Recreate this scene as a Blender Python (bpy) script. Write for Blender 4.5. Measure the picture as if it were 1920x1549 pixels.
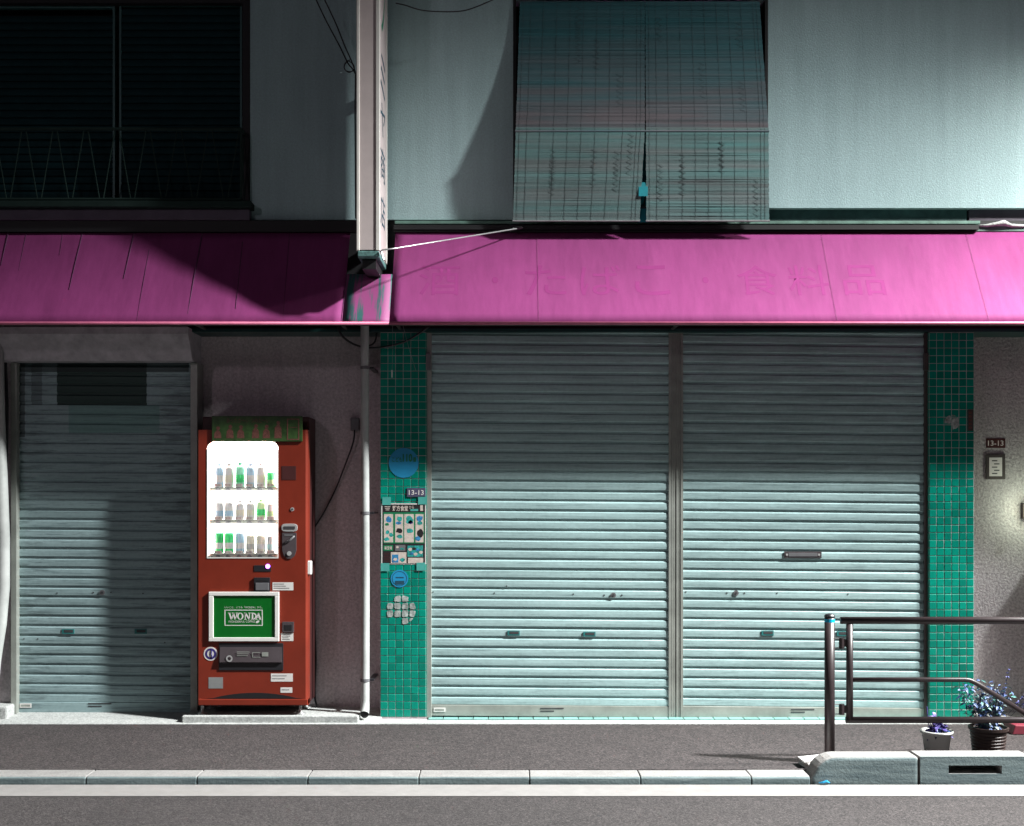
import bpy, bmesh, math, random
from mathutils import Vector, Matrix
R = math.radians
random.seed(7)
for o in list(bpy.data.objects): bpy.data.objects.remove(o)
scene = bpy.context.scene
COL = scene.collection

# ------------------------------------------------------------------ camera
# the facade is the plane y = 0, the street lies towards -y; "o" = metres out from the facade
DIST, EYE, HOR, FPX = 8.0, 1.49, 933.0, 2240.0
cam_d = bpy.data.cameras.new('camera'); cam = bpy.data.objects.new('camera', cam_d); COL.objects.link(cam)
cam.location = (0, -DIST, EYE); cam.rotation_euler = (R(90), 0, 0)
cam_d.sensor_width = 36.0; cam_d.lens = FPX / 1920 * 36; cam_d.shift_y = (HOR - 774.5) / 1920
cam_d.clip_end = 500
scene.camera = cam
# ------------------------------------------------------------------ world: night sky
world = bpy.data.worlds.new('World'); scene.world = world; world.use_nodes = True
wn = world.node_tree; wn.nodes.clear()
w_out = wn.nodes.new('ShaderNodeOutputWorld'); w_bg = wn.nodes.new('ShaderNodeBackground')
w_sky = wn.nodes.new('ShaderNodeTexSky'); w_sky.sky_type = 'NISHITA'; w_sky.sun_disc = False
w_sky.sun_elevation = R(-3); w_sky.sun_rotation = R(70)
w_mix = wn.nodes.new('ShaderNodeMix'); w_mix.data_type = 'RGBA'; w_mix.inputs[0].default_value = 0.65
w_mix.inputs[7].default_value = (0.13, 0.37, 0.46, 1)
wn.links.new(w_sky.outputs[0], w_mix.inputs[6]); wn.links.new(w_mix.outputs[2], w_bg.inputs[0])
wn.links.new(w_bg.outputs[0], w_out.inputs[0]); w_bg.inputs[1].default_value = 0.034
# ------------------------------------------------------------------ street lamps and unseen fill lamp (their fittings are built below)
LAMP_A = (9.5, -3.8, 10.0)      # near lamp, right of the picture, casts the hard shadows
LAMP_B = (-7.0, -13.0, 6.5)     # weak fill lamp, unseen, across the street behind the viewer
def spot(name, loc, aim, power, colour, size, blend, radius):
    d = bpy.data.lights.new(name, 'SPOT'); d.energy = power; d.color = colour
    d.spot_size = R(size); d.spot_blend = blend; d.shadow_soft_size = radius
    ob = bpy.data.objects.new(name, d); COL.objects.link(ob); ob.location = loc
    ob.rotation_euler = (Vector(aim) - Vector(loc)).to_track_quat('-Z', 'Y').to_euler()
    return ob
lampA = spot('street_or_fill_lamp_light', LAMP_A, (-3.0, -4.0, -3.0), 39500, (0.97, 0.985, 0.965), 53.5, 1.0, 0.36)
lampB = spot('street_or_fill_lamp_light', LAMP_B, (0, 0, 0.0), 330, (1.0, 0.82, 0.92), 60, 0.9, 0.4)
LAMP_C = (5.6, -1.1, 4.9)        # low lamp on the pavement just past the right edge
lampC = spot('street_or_fill_lamp_light', LAMP_C, (5.3, -1.1, 0), 2800, (1.0, 0.975, 0.92), 160, 1.0, 0.12)
scene.view_settings.view_transform = 'Standard'; scene.view_settings.look = 'None'
scene.view_settings.exposure = 0; scene.view_settings.gamma = 1

# ------------------------------------------------------------------ helpers
def sc(o): return FPX / (DIST - o)
def PX(x, o): return (x - 960) / sc(o)
def PZ(y, o): return EYE + (HOR - y) / sc(o)
def P(x, y, o): return Vector((PX(x, o), -o, PZ(y, o)))

class MB:
    def __init__(s): s.v = []; s.f = []
    def add(s, vs, fs):
        n = len(s.v); s.v += [tuple(v) for v in vs]; s.f += [tuple(i + n for i in f) for f in fs]; return s
    def box(s, x0, x1, y0, y1, z0, z1):
        return s.add([(x0,y0,z0),(x1,y0,z0),(x1,y1,z0),(x0,y1,z0),(x0,y0,z1),(x1,y0,z1),(x1,y1,z1),(x0,y1,z1)],
                     [(0,1,5,4),(1,2,6,5),(2,3,7,6),(3,0,4,7),(4,5,6,7),(3,2,1,0)])
    def pbox(s, x0, y0, x1, y1, of, ob):     # pixel rectangle seen at depth of (front), going back to ob
        return s.box(PX(x0,of), PX(x1,of), -of, -ob, PZ(y1,of), PZ(y0,of))
    def quad(s, a, b, c, d): return s.add([a,b,c,d], [(0,1,2,3)])
    def prism(s, prof, axis, a, b):          # extrude a closed 2-d profile; axis x: (y,z), y: (x,z), z: (x,y)
        n = len(prof)
        def mk(p, t): return {'x': (t,p[0],p[1]), 'y': (p[0],t,p[1]), 'z': (p[0],p[1],t)}[axis]
        vs = [mk(p,a) for p in prof] + [mk(p,b) for p in prof]
        fs = [(i,(i+1)%n,(i+1)%n+n,i+n) for i in range(n)] + [tuple(range(n-1,-1,-1)), tuple(range(n,2*n))]
        return s.add(vs, fs)
    def tube(s, pts, r, n=8, cap=True):
        pts = [Vector(p) for p in pts]; rings = []; up = None
        rr = r if isinstance(r, (list, tuple)) else [r]*len(pts)
        for i, p in enumerate(pts):
            t = (pts[min(i+1,len(pts)-1)] - pts[max(i-1,0)]).normalized()
            if up is None:
                up = t.orthogonal().normalized()
            up = (up - t*up.dot(t)).normalized(); w = t.cross(up)
            rings.append([p + (up*math.cos(2*math.pi*k/n) + w*math.sin(2*math.pi*k/n))*rr[i] for k in range(n)])
        vs = [v for ring in rings for v in ring]; fs = []
        for i in range(len(pts)-1):
            for k in range(n): fs.append((i*n+k, i*n+(k+1)%n, (i+1)*n+(k+1)%n, (i+1)*n+k))
        if cap: fs += [tuple(range(n-1,-1,-1)), tuple(range((len(pts)-1)*n, len(pts)*n))]
        return s.add(vs, fs)
    def lathe(s, prof, c, n=20):             # profile (r,z) about a vertical axis at c
        vs = []; fs = []
        for r, z in prof:
            for k in range(n): a = 2*math.pi*k/n; vs.append((c[0]+r*math.cos(a), c[1]+r*math.sin(a), c[2]+z))
        for i in range(len(prof)-1):
            for k in range(n): fs.append((i*n+k, i*n+(k+1)%n, (i+1)*n+(k+1)%n, (i+1)*n+k))
        fs.append(tuple(range(n-1,-1,-1))); fs.append(tuple(range((len(prof)-1)*n, len(prof)*n)))
        return s.add(vs, fs)
    def disc(s, c, r, t, n=28):              # a coin facing the street, front at c.y, thickness t
        return s.prism([(c[0]+r*math.cos(2*math.pi*k/n), c[2]+r*math.sin(2*math.pi*k/n)) for k in range(n)], 'y', c[1], c[1]+t)
    def ring(s, c, r0, r1, t, n=28):
        vs=[]; fs=[]
        for k in range(n):
            a=2*math.pi*k/n
            for r in (r0,r1): vs.append((c[0]+r*math.cos(a), c[1], c[2]+r*math.sin(a)))
        for k in range(n): j=(k+1)%n; fs.append((2*k,2*k+1,2*j+1,2*j))
        return s.add(vs,fs)
    def build(s, name, mat, parent=None, smooth=False, bevel=0.0, kind=None, seg=2):
        me = bpy.data.meshes.new(name); me.from_pydata(s.v, [], s.f); me.update()
        bm = bmesh.new(); bm.from_mesh(me); bmesh.ops.recalc_face_normals(bm, faces=bm.faces); bm.to_mesh(me); bm.free()
        return link(name, me, mat, parent, smooth, bevel, kind, seg)

def link(name, me, mat, parent=None, smooth=False, bevel=0.0, kind=None, seg=2):
    ob = bpy.data.objects.new(name, me); COL.objects.link(ob)
    if mat and not me.materials: me.materials.append(mat)
    if smooth:
        for p in me.polygons: p.use_smooth = True
    if bevel:
        m = ob.modifiers.new('bevel', 'BEVEL'); m.width = bevel; m.segments = seg; m.limit_method = 'ANGLE'; m.angle_limit = R(40)
    if parent: setpar(ob, parent)
    if kind: ob['kind'] = kind
    return ob
def setpar(ob, p):
    ob.parent = p
    if p.type == 'EMPTY': ob.matrix_parent_inverse = Matrix.Translation(-Vector(p.location))
def tag(ob, label, cat, group=None):
    ob['label'] = label; ob['category'] = cat
    if group: ob['group'] = group
    return ob
def thing(name, label, cat, loc, group=None):
    e = bpy.data.objects.new(name, None); COL.objects.link(e); e.location = loc; e.empty_display_size = 0.1
    return tag(e, label, cat, group)

def text_mesh(body, x0, x1, z0, z1, y, name, mat, parent=None, bold=0.0, fit=True, side=None, depth=0.0):
    """flat lettering fitted into a rectangle on a wall facing the street; side=(X plane) puts it on a wall facing +x"""
    cu = bpy.data.curves.new(name, 'FONT'); cu.body = body; cu.size = 1; cu.offset = bold; cu.resolution_u = 3
    tmp = bpy.data.objects.new(name, cu); COL.objects.link(tmp)
    dg = bpy.context.evaluated_depsgraph_get(); me = bpy.data.meshes.new_from_object(tmp.evaluated_get(dg))
    bpy.data.objects.remove(tmp); bpy.data.curves.remove(cu)
    if not me.vertices: return None
    xs = [v.co.x for v in me.vertices]; ys = [v.co.y for v in me.vertices]
    ax, bx, ay, by = min(xs), max(xs), min(ys), max(ys)
    sx = (x1-x0)/max(bx-ax,1e-4); sz = (z1-z0)/max(by-ay,1e-4)
    for v in me.vertices:
        u = x0+(v.co.x-ax)*sx; w = z0+(v.co.y-ay)*sz
        v.co = (u, y, w) if side is None else (side, u, w)
    me.update(); me.name = name; me.materials.clear()
    return link(name, me, mat, parent)
def textp(body, x0, y0, x1, y1, o, name, mat, parent, bold=0.0):
    return text_mesh(body, PX(x0,o), PX(x1,o), PZ(y1,o), PZ(y0,o), -o, name, mat, parent, bold)

# ------------------------------------------------------------------ materials
def nt(name):
    m = bpy.data.materials.new(name); m.use_nodes = True; t = m.node_tree; b = t.nodes['Principled BSDF']; return m, t, b
def noise(t, scale, detail=4, rough=0.6, vec=None):
    n = t.nodes.new('ShaderNodeTexNoise'); n.inputs['Scale'].default_value = scale; n.inputs['Detail'].default_value = detail
    n.inputs['Roughness'].default_value = rough
    if vec is not None: t.links.new(vec, n.inputs['Vector'])
    return n
def pos(t, scale=(1,1,1)):
    g = t.nodes.new('ShaderNodeNewGeometry'); m = t.nodes.new('ShaderNodeMapping'); m.inputs['Scale'].default_value = scale
    t.links.new(g.outputs['Position'], m.inputs['Vector']); return m.outputs['Vector']
def ramp(t, fac, a, b, lo, hi):
    r = t.nodes.new('ShaderNodeValToRGB'); r.color_ramp.elements[0].position = lo; r.color_ramp.elements[1].position = hi
    r.color_ramp.elements[0].color = (*a,1); r.color_ramp.elements[1].color = (*b,1); t.links.new(fac, r.inputs[0]); return r.outputs[0]
def mixc(t, fac, a, b, mode='MIX'):
    m = t.nodes.new('ShaderNodeMix'); m.data_type = 'RGBA'; m.blend_type = mode
    for i, s in ((0,fac),(6,a),(7,b)):
        if isinstance(s, bpy.types.NodeSocket): t.links.new(s, m.inputs[i])
        elif isinstance(s, (int,float)): m.inputs[i].default_value = s
        else: m.inputs[i].default_value = (*s,1)
    return m.outputs[2]
def bump(t, b, h, strength, dist=0.01):
    n = t.nodes.new('ShaderNodeBump'); n.inputs['Strength'].default_value = strength; n.inputs['Distance'].default_value = dist
    t.links.new(h, n.inputs['Height']); t.links.new(n.outputs[0], b.inputs['Normal']); return n
def math_(t, op, a, b=None):
    m = t.nodes.new('ShaderNodeMath'); m.operation = op
    for i, s in enumerate((a,b)):
        if s is None: continue
        if isinstance(s, bpy.types.NodeSocket): t.links.new(s, m.inputs[i])
        else: m.inputs[i].default_value = s
    return m.outputs[0]
def plain(name, c, rough=0.5, metal=0.0, var=0.12, scale=9, bmp=0.0, bscale=120, spec=0.5):
    m, t, b = nt(name); v = pos(t); n = noise(t, scale, 5, 0.65, v)
    lo = tuple(x*(1-var*1.6) for x in c); hi = tuple(min(1,x*(1+var)) for x in c)
    t.links.new(ramp(t, n.outputs[0], lo, hi, 0.3, 0.7), b.inputs['Base Color'])
    b.inputs['Roughness'].default_value = rough; b.inputs['Metallic'].default_value = metal; b.inputs['Specular IOR Level'].default_value = spec
    if bmp: bump(t, b, noise(t, bscale, 3, 0.6, v).outputs[0], bmp, 0.004)
    return m
def stucco(name, c, grain, var, bs, bstr, streak=0.25):
    m, t, b = nt(name); v = pos(t)
    big = noise(t, 1.3, 4, 0.6, v); fine = noise(t, grain, 3, 0.7, v); st = noise(t, 2.2, 5, 0.7, pos(t, (5,5,0.35)))
    c1 = ramp(t, fine.outputs[0], tuple(x*(1-var) for x in c), tuple(x*(1+var) for x in c), 0.32, 0.68)
    c2 = mixc(t, 0.22, c1, ramp(t, big.outputs[0], (0.55,0.6,0.6), (1.1,1.1,1.1), 0.3, 0.7), 'MULTIPLY')
    c3 = mixc(t, streak, c2, ramp(t, st.outputs[0], (0.45,0.47,0.5), (1,1,1), 0.35, 0.62), 'MULTIPLY')
    t.links.new(c3, b.inputs['Base Color']); b.inputs['Roughness'].default_value = 0.9; b.inputs['Specular IOR Level'].default_value = 0.15
    bump(t, b, noise(t, bs, 4, 0.65, v).outputs[0], bstr, 0.02)
    return m
def shutter_mat(name, c, dirt=0.55, patch=None, edges=()):
    m, t, b = nt(name); v = pos(t)
    st = noise(t, 1.0, 6, 0.72, pos(t, (3.2,3,70))); st2 = noise(t, 1.0, 4, 0.6, pos(t, (1.1,1,26))); big = noise(t, 1.6, 3, 0.5, v)
    base = mixc(t, big.outputs[0], tuple(x*0.82 for x in c), tuple(x*1.08 for x in c))
    base = mixc(t, dirt, base, ramp(t, st.outputs[0], (0.30,0.33,0.36), (1,1,1), 0.36, 0.47), 'MULTIPLY')
    base = mixc(t, 0.35, base, ramp(t, st2.outputs[0], (0.45,0.5,0.5), (1.05,1.05,1.05), 0.3, 0.6), 'MULTIPLY')
    fine = noise(t, 45, 2, 0.5, v); base = mixc(t, 0.2, base, ramp(t, fine.outputs[0], (0.7,0.7,0.7), (1.1,1.1,1.1), 0.35, 0.6), 'MULTIPLY')
    for (e0,e1,amt) in edges:     # grime that gathers at the slat ends and lower lips
        sx = t.nodes.new('ShaderNodeSeparateXYZ'); t.links.new(v, sx.inputs[0])
        dd = math_(t,'MINIMUM', math_(t,'SUBTRACT',sx.outputs[0],e0), math_(t,'SUBTRACT',e1,sx.outputs[0]))
        mr = t.nodes.new('ShaderNodeMapRange'); mr.inputs[1].default_value = 0.0; mr.inputs[2].default_value = 0.38; mr.inputs[3].default_value = 0.16; mr.inputs[4].default_value = -0.02; t.links.new(dd, mr.inputs[0])
        sm = noise(t, 1.0, 5, 0.7, pos(t,(4.5,3,38)))
        f = ramp(t, math_(t,'ADD',sm.outputs[0],mr.outputs[0]), (0,0,0), (1,1,1), 0.60, 0.70)
        base = mixc(t, math_(t,'MULTIPLY',f,amt), base, (0.045,0.06,0.065))
    if patch:      # darker and teal rectangles on the slats: (x0,x1,z0,z1,colour)
        sx = t.nodes.new('ShaderNodeSeparateXYZ'); t.links.new(v, sx.inputs[0])
        for (x0,x1,z0,z1,col,amt) in patch:
            f = math_(t,'MULTIPLY', math_(t,'MULTIPLY', math_(t,'GREATER_THAN',sx.outputs[0],x0), math_(t,'LESS_THAN',sx.outputs[0],x1)),
                      math_(t,'MULTIPLY', math_(t,'GREATER_THAN',sx.outputs[2],z0), math_(t,'LESS_THAN',sx.outputs[2],z1)))
            base = mixc(t, math_(t,'MULTIPLY',f,amt), base, col)
    t.links.new(base, b.inputs['Base Color']); b.inputs['Roughness'].default_value = 0.5; b.inputs['Metallic'].default_value = 0.12
    b.inputs['Specular IOR Level'].default_value = 0.35
    bump(t, b, noise(t, 7, 3, 0.5, pos(t,(1,1,3))).outputs[0], 0.15, 0.01)
    return m
def asphalt(name, c, s1, bstr, tint=(1,1,1)):
    m, t, b = nt(name); v = pos(t)
    vo = t.nodes.new('ShaderNodeTexVoronoi'); vo.inputs['Scale'].default_value = s1; t.links.new(v, vo.inputs['Vector'])
    n1 = noise(t, s1*1.4, 3, 0.7, v); n2 = noise(t, 1.1, 5, 0.65, v); n3 = noise(t, 9, 4, 0.6, v)
    cc = ramp(t, n1.outputs[0], tuple(x*0.3 for x in c), tuple(x*2.0 for x in c), 0.32, 0.7)
    cc = mixc(t, 0.6, cc, ramp(t, vo.outputs['Color'], (0.4,0.4,0.4), (1.5,1.45,1.4), 0.1, 0.9), 'MULTIPLY')
    cc = mixc(t, 0.35, cc, ramp(t, n2.outputs[0], (0.6,0.58,0.6), (1.25,1.2,1.2), 0.3, 0.7), 'MULTIPLY')
    cc = mixc(t, 0.25, cc, ramp(t, n3.outputs[0], (0.6,0.6,0.62), (1.2,1.2,1.2), 0.3, 0.7), 'MULTIPLY')
    t.links.new(cc, b.inputs['Base Color']); b.inputs['Roughness'].default_value = 0.85; b.inputs['Specular IOR Level'].default_value = 0.3
    bump(t, b, n1.outputs[0], bstr, 0.008)
    return m
def tile_mat(name, c):
    m, t, b = nt(name); oi = t.nodes.new('ShaderNodeObjectInfo')
    hs = ramp(t, oi.outputs['Random'], tuple(x*0.76 for x in c), tuple(x*1.14 for x in c), 0.0, 1.0)
    n = noise(t, 30, 4, 0.6, pos(t)); hs = mixc(t, 0.3, hs, ramp(t, n.outputs[0], (0.6,0.6,0.6), (1.1,1.1,1.1), 0.3, 0.7), 'MULTIPLY')
    t.links.new(hs, b.inputs['Base Color']); b.inputs['Roughness'].default_value = 0.28; b.inputs['Specular IOR Level'].default_value = 0.4
    return m
def awning_mat(name, c):
    m, t, b = nt(name); v = pos(t)
    n1 = noise(t, 1.2, 5, 0.6, v); n2 = noise(t, 3.0, 5, 0.7, pos(t, (7,2,0.6))); n3 = noise(t, 160, 2, 0.5, v)
    cc = ramp(t, n1.outputs[0], tuple(x*0.85 for x in c), tuple(x*1.1 for x in c), 0.3, 0.7)
    cc = mixc(t, 0.22, cc, ramp(t, n2.outputs[0], (0.5,0.48,0.52), (1,1,1), 0.3, 0.6), 'MULTIPLY')
    cc = mixc(t, 0.12, cc, ramp(t, n3.outputs[0], (0.6,0.6,0.6), (1.2,1.2,1.2), 0.3, 0.7), 'MULTIPLY')
    t.links.new(cc, b.inputs['Base Color']); b.inputs['Roughness'].default_value = 0.65; b.inputs['Specular IOR Level'].default_value = 0.2
    bump(t, b, noise(t, 1.0, 3, 0.5, pos(t,(6,3,1.6))).outputs[0], 0.22, 0.03)
    tr = t.nodes.new('ShaderNodeBsdfTranslucent'); t.links.new(cc, tr.inputs[0]); mx = t.nodes.new('ShaderNodeMixShader'); mx.inputs[0].default_value = 0.32
    out = t.nodes['Material Output']; t.links.new(b.outputs[0], mx.inputs[1]); t.links.new(tr.outputs[0], mx.inputs[2]); t.links.new(mx.outputs[0], out.inputs[0])
    return m
def emit(name, c, s):
    m, t, b = nt(name); b.inputs['Base Color'].default_value = (*c,1); b.inputs['Emission Color'].default_value = (*c,1); b.inputs['Emission Strength'].default_value = s
    return m

M = dict(
 stucco_up = stucco('stucco_upper', (0.42,0.575,0.59), 75, 0.10, 95, 0.2, 0.2),
 stucco_lo = stucco('stucco_lower', (0.58,0.515,0.535), 55, 0.22, 60, 0.4, 0.25), stucco_rt = stucco('stucco_right', (0.42,0.40,0.405), 60, 0.35, 60, 0.6, 0.2),
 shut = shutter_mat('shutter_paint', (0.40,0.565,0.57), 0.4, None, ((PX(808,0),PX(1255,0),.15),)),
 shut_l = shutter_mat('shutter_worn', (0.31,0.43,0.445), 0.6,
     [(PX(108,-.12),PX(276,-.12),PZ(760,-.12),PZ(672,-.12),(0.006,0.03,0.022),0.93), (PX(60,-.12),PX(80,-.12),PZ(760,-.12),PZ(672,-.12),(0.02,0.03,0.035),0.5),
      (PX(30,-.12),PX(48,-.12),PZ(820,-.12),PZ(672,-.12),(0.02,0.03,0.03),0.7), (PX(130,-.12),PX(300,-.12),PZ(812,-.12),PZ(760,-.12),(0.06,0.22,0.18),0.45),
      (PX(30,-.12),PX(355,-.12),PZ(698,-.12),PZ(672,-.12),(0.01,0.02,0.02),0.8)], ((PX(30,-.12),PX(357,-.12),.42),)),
 rail_al = plain('aluminium_rail', (0.34,0.36,0.33), 0.45, 0.3, 0.15, 6),
 rail_dk = plain('brown_rail', (0.07,0.06,0.058), 0.5, 0.2),
 tile = tile_mat('green_tile', (0.0,0.23,0.165)), grout = plain('grout', (0.50,0.44,0.46), 0.9, bmp=0.2),
 sill_tile = tile_mat('sill_tile', (0.22,0.46,0.43)),
 awn = awning_mat('awning_canvas', (0.385,0.072,0.258)), awn2 = plain('awning_letter', (0.258,0.038,0.168), 0.75, var=0.05, spec=0.12),
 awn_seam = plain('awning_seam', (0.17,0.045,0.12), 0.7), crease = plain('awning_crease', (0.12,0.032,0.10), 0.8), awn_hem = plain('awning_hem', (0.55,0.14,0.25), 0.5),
 asph = asphalt('asphalt_sidewalk', (0.043,0.0375,0.0385), 52, 0.9), road = asphalt('asphalt_road', (0.037,0.0335,0.0345), 85, 0.6),
 conc = stucco('concrete', (0.45,0.46,0.45), 70, 0.25, 80, 0.3, 0.3), kerb = stucco('kerb_concrete', (0.50,0.48,0.465), 90, 0.2, 60, 0.3, 0.35),
 white = plain('road_paint', (0.215,0.205,0.201), 0.7, var=0.07, scale=14, bmp=0.3, bscale=200),
 black = plain('black', (0.008,0.008,0.010), 0.6), dark = plain('dark_room', (0.006,0.007,0.009), 0.9),
 blackp = plain('black_plastic', (0.02,0.02,0.024), 0.35), dteal = plain('dark_teal', (0.05,0.12,0.125), 0.7, var=0.3), purp = plain('purple_band', (0.10,0.085,0.12), 0.7),
 ledge = plain('ledge_green', (0.13,0.24,0.2), 0.7, var=0.3), slat_dk = plain('storm_shutter', (0.006,0.030,0.036), 0.75, 0.0, spec=0.15), al_teal = plain('window_rail_teal', (0.03,0.10,0.10), 0.45, 0.2),
 iron = plain('painted_iron', (0.022,0.040,0.036), 0.9, spec=0.1), sign_w = plain('sign_white', (0.58,0.50,0.49), 0.45, var=0.05), sign_e = plain('sign_edge', (0.72,0.70,0.66), 0.4, var=0.06),
 navy = plain('sign_navy', (0.01,0.06,0.10), 0.5), sgreen = plain('sign_green', (0.0,0.22,0.12), 0.5), rustteal = plain('corroded', (0.10,0.22,0.21), 0.7, var=0.5, scale=40),
 steel = plain('galvanised', (0.55,0.57,0.57), 0.3, 0.7), pvc = plain('pvc_pipe', (0.43,0.45,0.44), 0.45, var=0.14, scale=5),
 red = plain('machine_red', (0.20,0.026,0.013), 0.32, var=0.1, scale=3), redd = plain('machine_dark', (0.055,0.012,0.012), 0.5),
 wht = plain('white_plastic', (0.75,0.74,0.71), 0.4, var=0.04), paper = plain('paper', (0.68,0.66,0.64), 0.7, var=0.05), ink = plain('ink', (0.04,0.04,0.045), 0.7),
 adgreen = plain('ad_green', (0.0,0.125,0.012), 0.35, var=0.05), topgreen = plain('topper_green', (0.035,0.08,0.022), 0.35, var=0.3, scale=20), toppink = plain('topper_pink', (0.14,0.055,0.042), 0.4, var=0.3, scale=60),
 grey = plain('grey_plastic', (0.14,0.14,0.15), 0.4), chrome = plain('chrome', (0.55,0.55,0.55), 0.25, 0.35), flap = plain('flap', (0.075,0.062,0.068), 0.2),
 glow = emit('display_light', (1.0,0.97,0.89), 9.0), tubeglow = emit('display_tube', (1.0,0.97,0.90), 330.0), led = emit('purple_led', (0.45,0.12,1.0), 9.0),
 sky_st = plain('sticker_blue', (0.012,0.25,0.48), 0.5, var=0.06), stgreen = plain('sticker_green', (0.0,0.16,0.03), 0.6), stnavy = plain('sticker_navy', (0.03,0.02,0.16), 0.5),
 plate = plain('plate_purple', (0.075,0.07,0.13), 0.5), tape = plain('tape_teal', (0.07,0.36,0.32), 0.4), pblack = plain('poster_black', (0.016,0.014,0.016), 0.5), pgreen = plain('poster_green', (0.0,0.17,0.07), 0.5),
 pcream = plain('poster_cream', (0.58,0.50,0.45), 0.6, var=0.15, scale=60), pteal = plain('poster_teal', (0.02,0.33,0.30), 0.6, var=0.5, scale=70), pblue = plain('poster_blue', (0.03,0.22,0.46), 0.6, var=0.5, scale=70),
 brown = plain('fence_brown', (0.030,0.020,0.022), 0.42, 0.0, var=0.2), cyan = plain('cyan_band', (0.0,0.38,0.62), 0.4), potw = plain('pot_white', (0.55,0.56,0.55), 0.55, var=0.06), potb = plain('pot_brown', (0.03,0.016,0.014), 0.5),
 soil = plain('soil', (0.02,0.016,0.02), 0.95, bmp=0.8), leafp = plain('leaf_violet', (0.075,0.055,0.24), 0.5, var=0.5, scale=90), leafb = plain('leaf_blue', (0.06,0.11,0.27), 0.5, var=0.5, scale=90), leaft = plain('leaf_teal', (0.12,0.30,0.28), 0.5, var=0.5, scale=90), leafw = plain('leaf_pale', (0.22,0.28,0.29), 0.5),
 petal = plain('petal', (0.12,0.12,0.38), 0.6, var=0.3), stem = plain('stem', (0.05,0.06,0.08), 0.7), redm = plain('red_plastic', (0.22,0.03,0.05), 0.5),
 reed = None, reed2 = None, thread = plain('blind_thread', (0.085,0.10,0.105), 0.8), stitch = plain('blind_stitch', (0.07,0.09,0.095), 0.8), threadl = plain('blind_thread_pale', (0.3,0.32,0.32), 0.8), reedback = plain('blind_cloth', (0.0,0.24,0.29), 0.7),
)
# glass
m, t, b = nt('display_glass'); b.inputs['Base Color'].default_value=(1,1,1,1); b.inputs['Roughness'].default_value=0.02; b.inputs['Transmission Weight'].default_value=1; b.inputs['IOR'].default_value=1.05; M['glass']=m
def reed_mat(name, a, c2, lines):
    m, t, b = nt(name); v = pos(t, (0.5,3,60)); n = noise(t, 1.0, 5, 0.75, v); n2 = noise(t, 1.4, 3, 0.5, pos(t)); n3 = noise(t, 1.0, 3, 0.5, pos(t,(0.9,1,14)))
    cc = ramp(t, n.outputs[0], tuple(x*0.72 for x in a), tuple(x*1.22 for x in a), 0.33, 0.66)
    cc = mixc(t, ramp(t, n3.outputs[0], (0,0,0), (1,1,1), 0.4, 0.75), cc, mixc(t, 0.45, cc, c2))
    cc = mixc(t, 0.3, cc, ramp(t, n2.outputs[0], (0.6,0.6,0.6), (1.2,1.2,1.2), 0.3, 0.7), 'MULTIPLY')
    if lines:     # upper reeds turn teal towards the top
        sx = t.nodes.new('ShaderNodeSeparateXYZ'); t.links.new(pos(t), sx.inputs[0]); rp = t.nodes.new('ShaderNodeMapRange'); rp.inputs[1].default_value = lines[0]; rp.inputs[2].default_value = lines[1]
        t.links.new(math_(t,'ADD',sx.outputs[2],math_(t,'MULTIPLY',n3.outputs[0],.25)), rp.inputs[0])
        cc = mixc(t, math_(t,'MULTIPLY',rp.outputs[0],.9), cc, mixc(t, .3, c2, cc))
    t.links.new(cc, b.inputs['Base Color']); b.inputs['Roughness'].default_value = 0.7; b.inputs['Specular IOR Level'].default_value = 0.2
    return m
M['reed'] = reed_mat('reed_upper', (0.165,0.15,0.165), (0.015,0.19,0.22), (4.1,4.75)); M['reed2'] = reed_mat('reed_lower', (0.165,0.205,0.208), (0.06,0.36,0.35), None)

# stain streaks on the patched awning
def patch_mat():
    m, t, b = nt('awning_patch'); n = noise(t, 1.0, 4, 0.6, pos(t,(26,4,1.2)))
    cc = mixc(t, ramp(t, n.outputs[0], (0,0,0), (1,1,1), 0.46, 0.58), (0.29,0.056,0.19), (0.03,0.12,0.12))
    t.links.new(cc, b.inputs['Base Color']); b.inputs['Roughness'].default_value = 0.6; return m
M['awn_patch'] = patch_mat()
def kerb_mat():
    m, t, b = nt('kerb_shade_face'); v = pos(t); fine = noise(t, 90, 3, .7, v); big = noise(t, 5, 5, .7, v); st = noise(t, 2.2, 5, .7, pos(t,(2,5,30)))
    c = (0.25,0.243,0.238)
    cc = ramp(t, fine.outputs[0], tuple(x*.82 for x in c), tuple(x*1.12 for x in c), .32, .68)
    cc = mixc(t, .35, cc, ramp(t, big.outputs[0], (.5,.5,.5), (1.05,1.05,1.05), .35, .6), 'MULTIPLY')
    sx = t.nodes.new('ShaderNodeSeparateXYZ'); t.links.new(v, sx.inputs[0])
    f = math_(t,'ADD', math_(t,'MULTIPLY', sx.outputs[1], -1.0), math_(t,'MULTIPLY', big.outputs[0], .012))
    face_shade = ramp(t, st.outputs[0], (.06,.09,.10), (.145,.19,.195), .35, .65)
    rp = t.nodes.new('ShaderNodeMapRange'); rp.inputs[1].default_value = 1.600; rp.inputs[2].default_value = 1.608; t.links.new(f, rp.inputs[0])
    cc = mixc(t, math_(t,'MULTIPLY',rp.outputs[0],.92), cc, face_shade)  # shade on the street face is painted in as dark teal
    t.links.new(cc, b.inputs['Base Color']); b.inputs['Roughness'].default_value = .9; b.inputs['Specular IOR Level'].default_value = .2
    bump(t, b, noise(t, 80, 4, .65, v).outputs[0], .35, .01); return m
M['kerb'] = kerb_mat()

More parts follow.
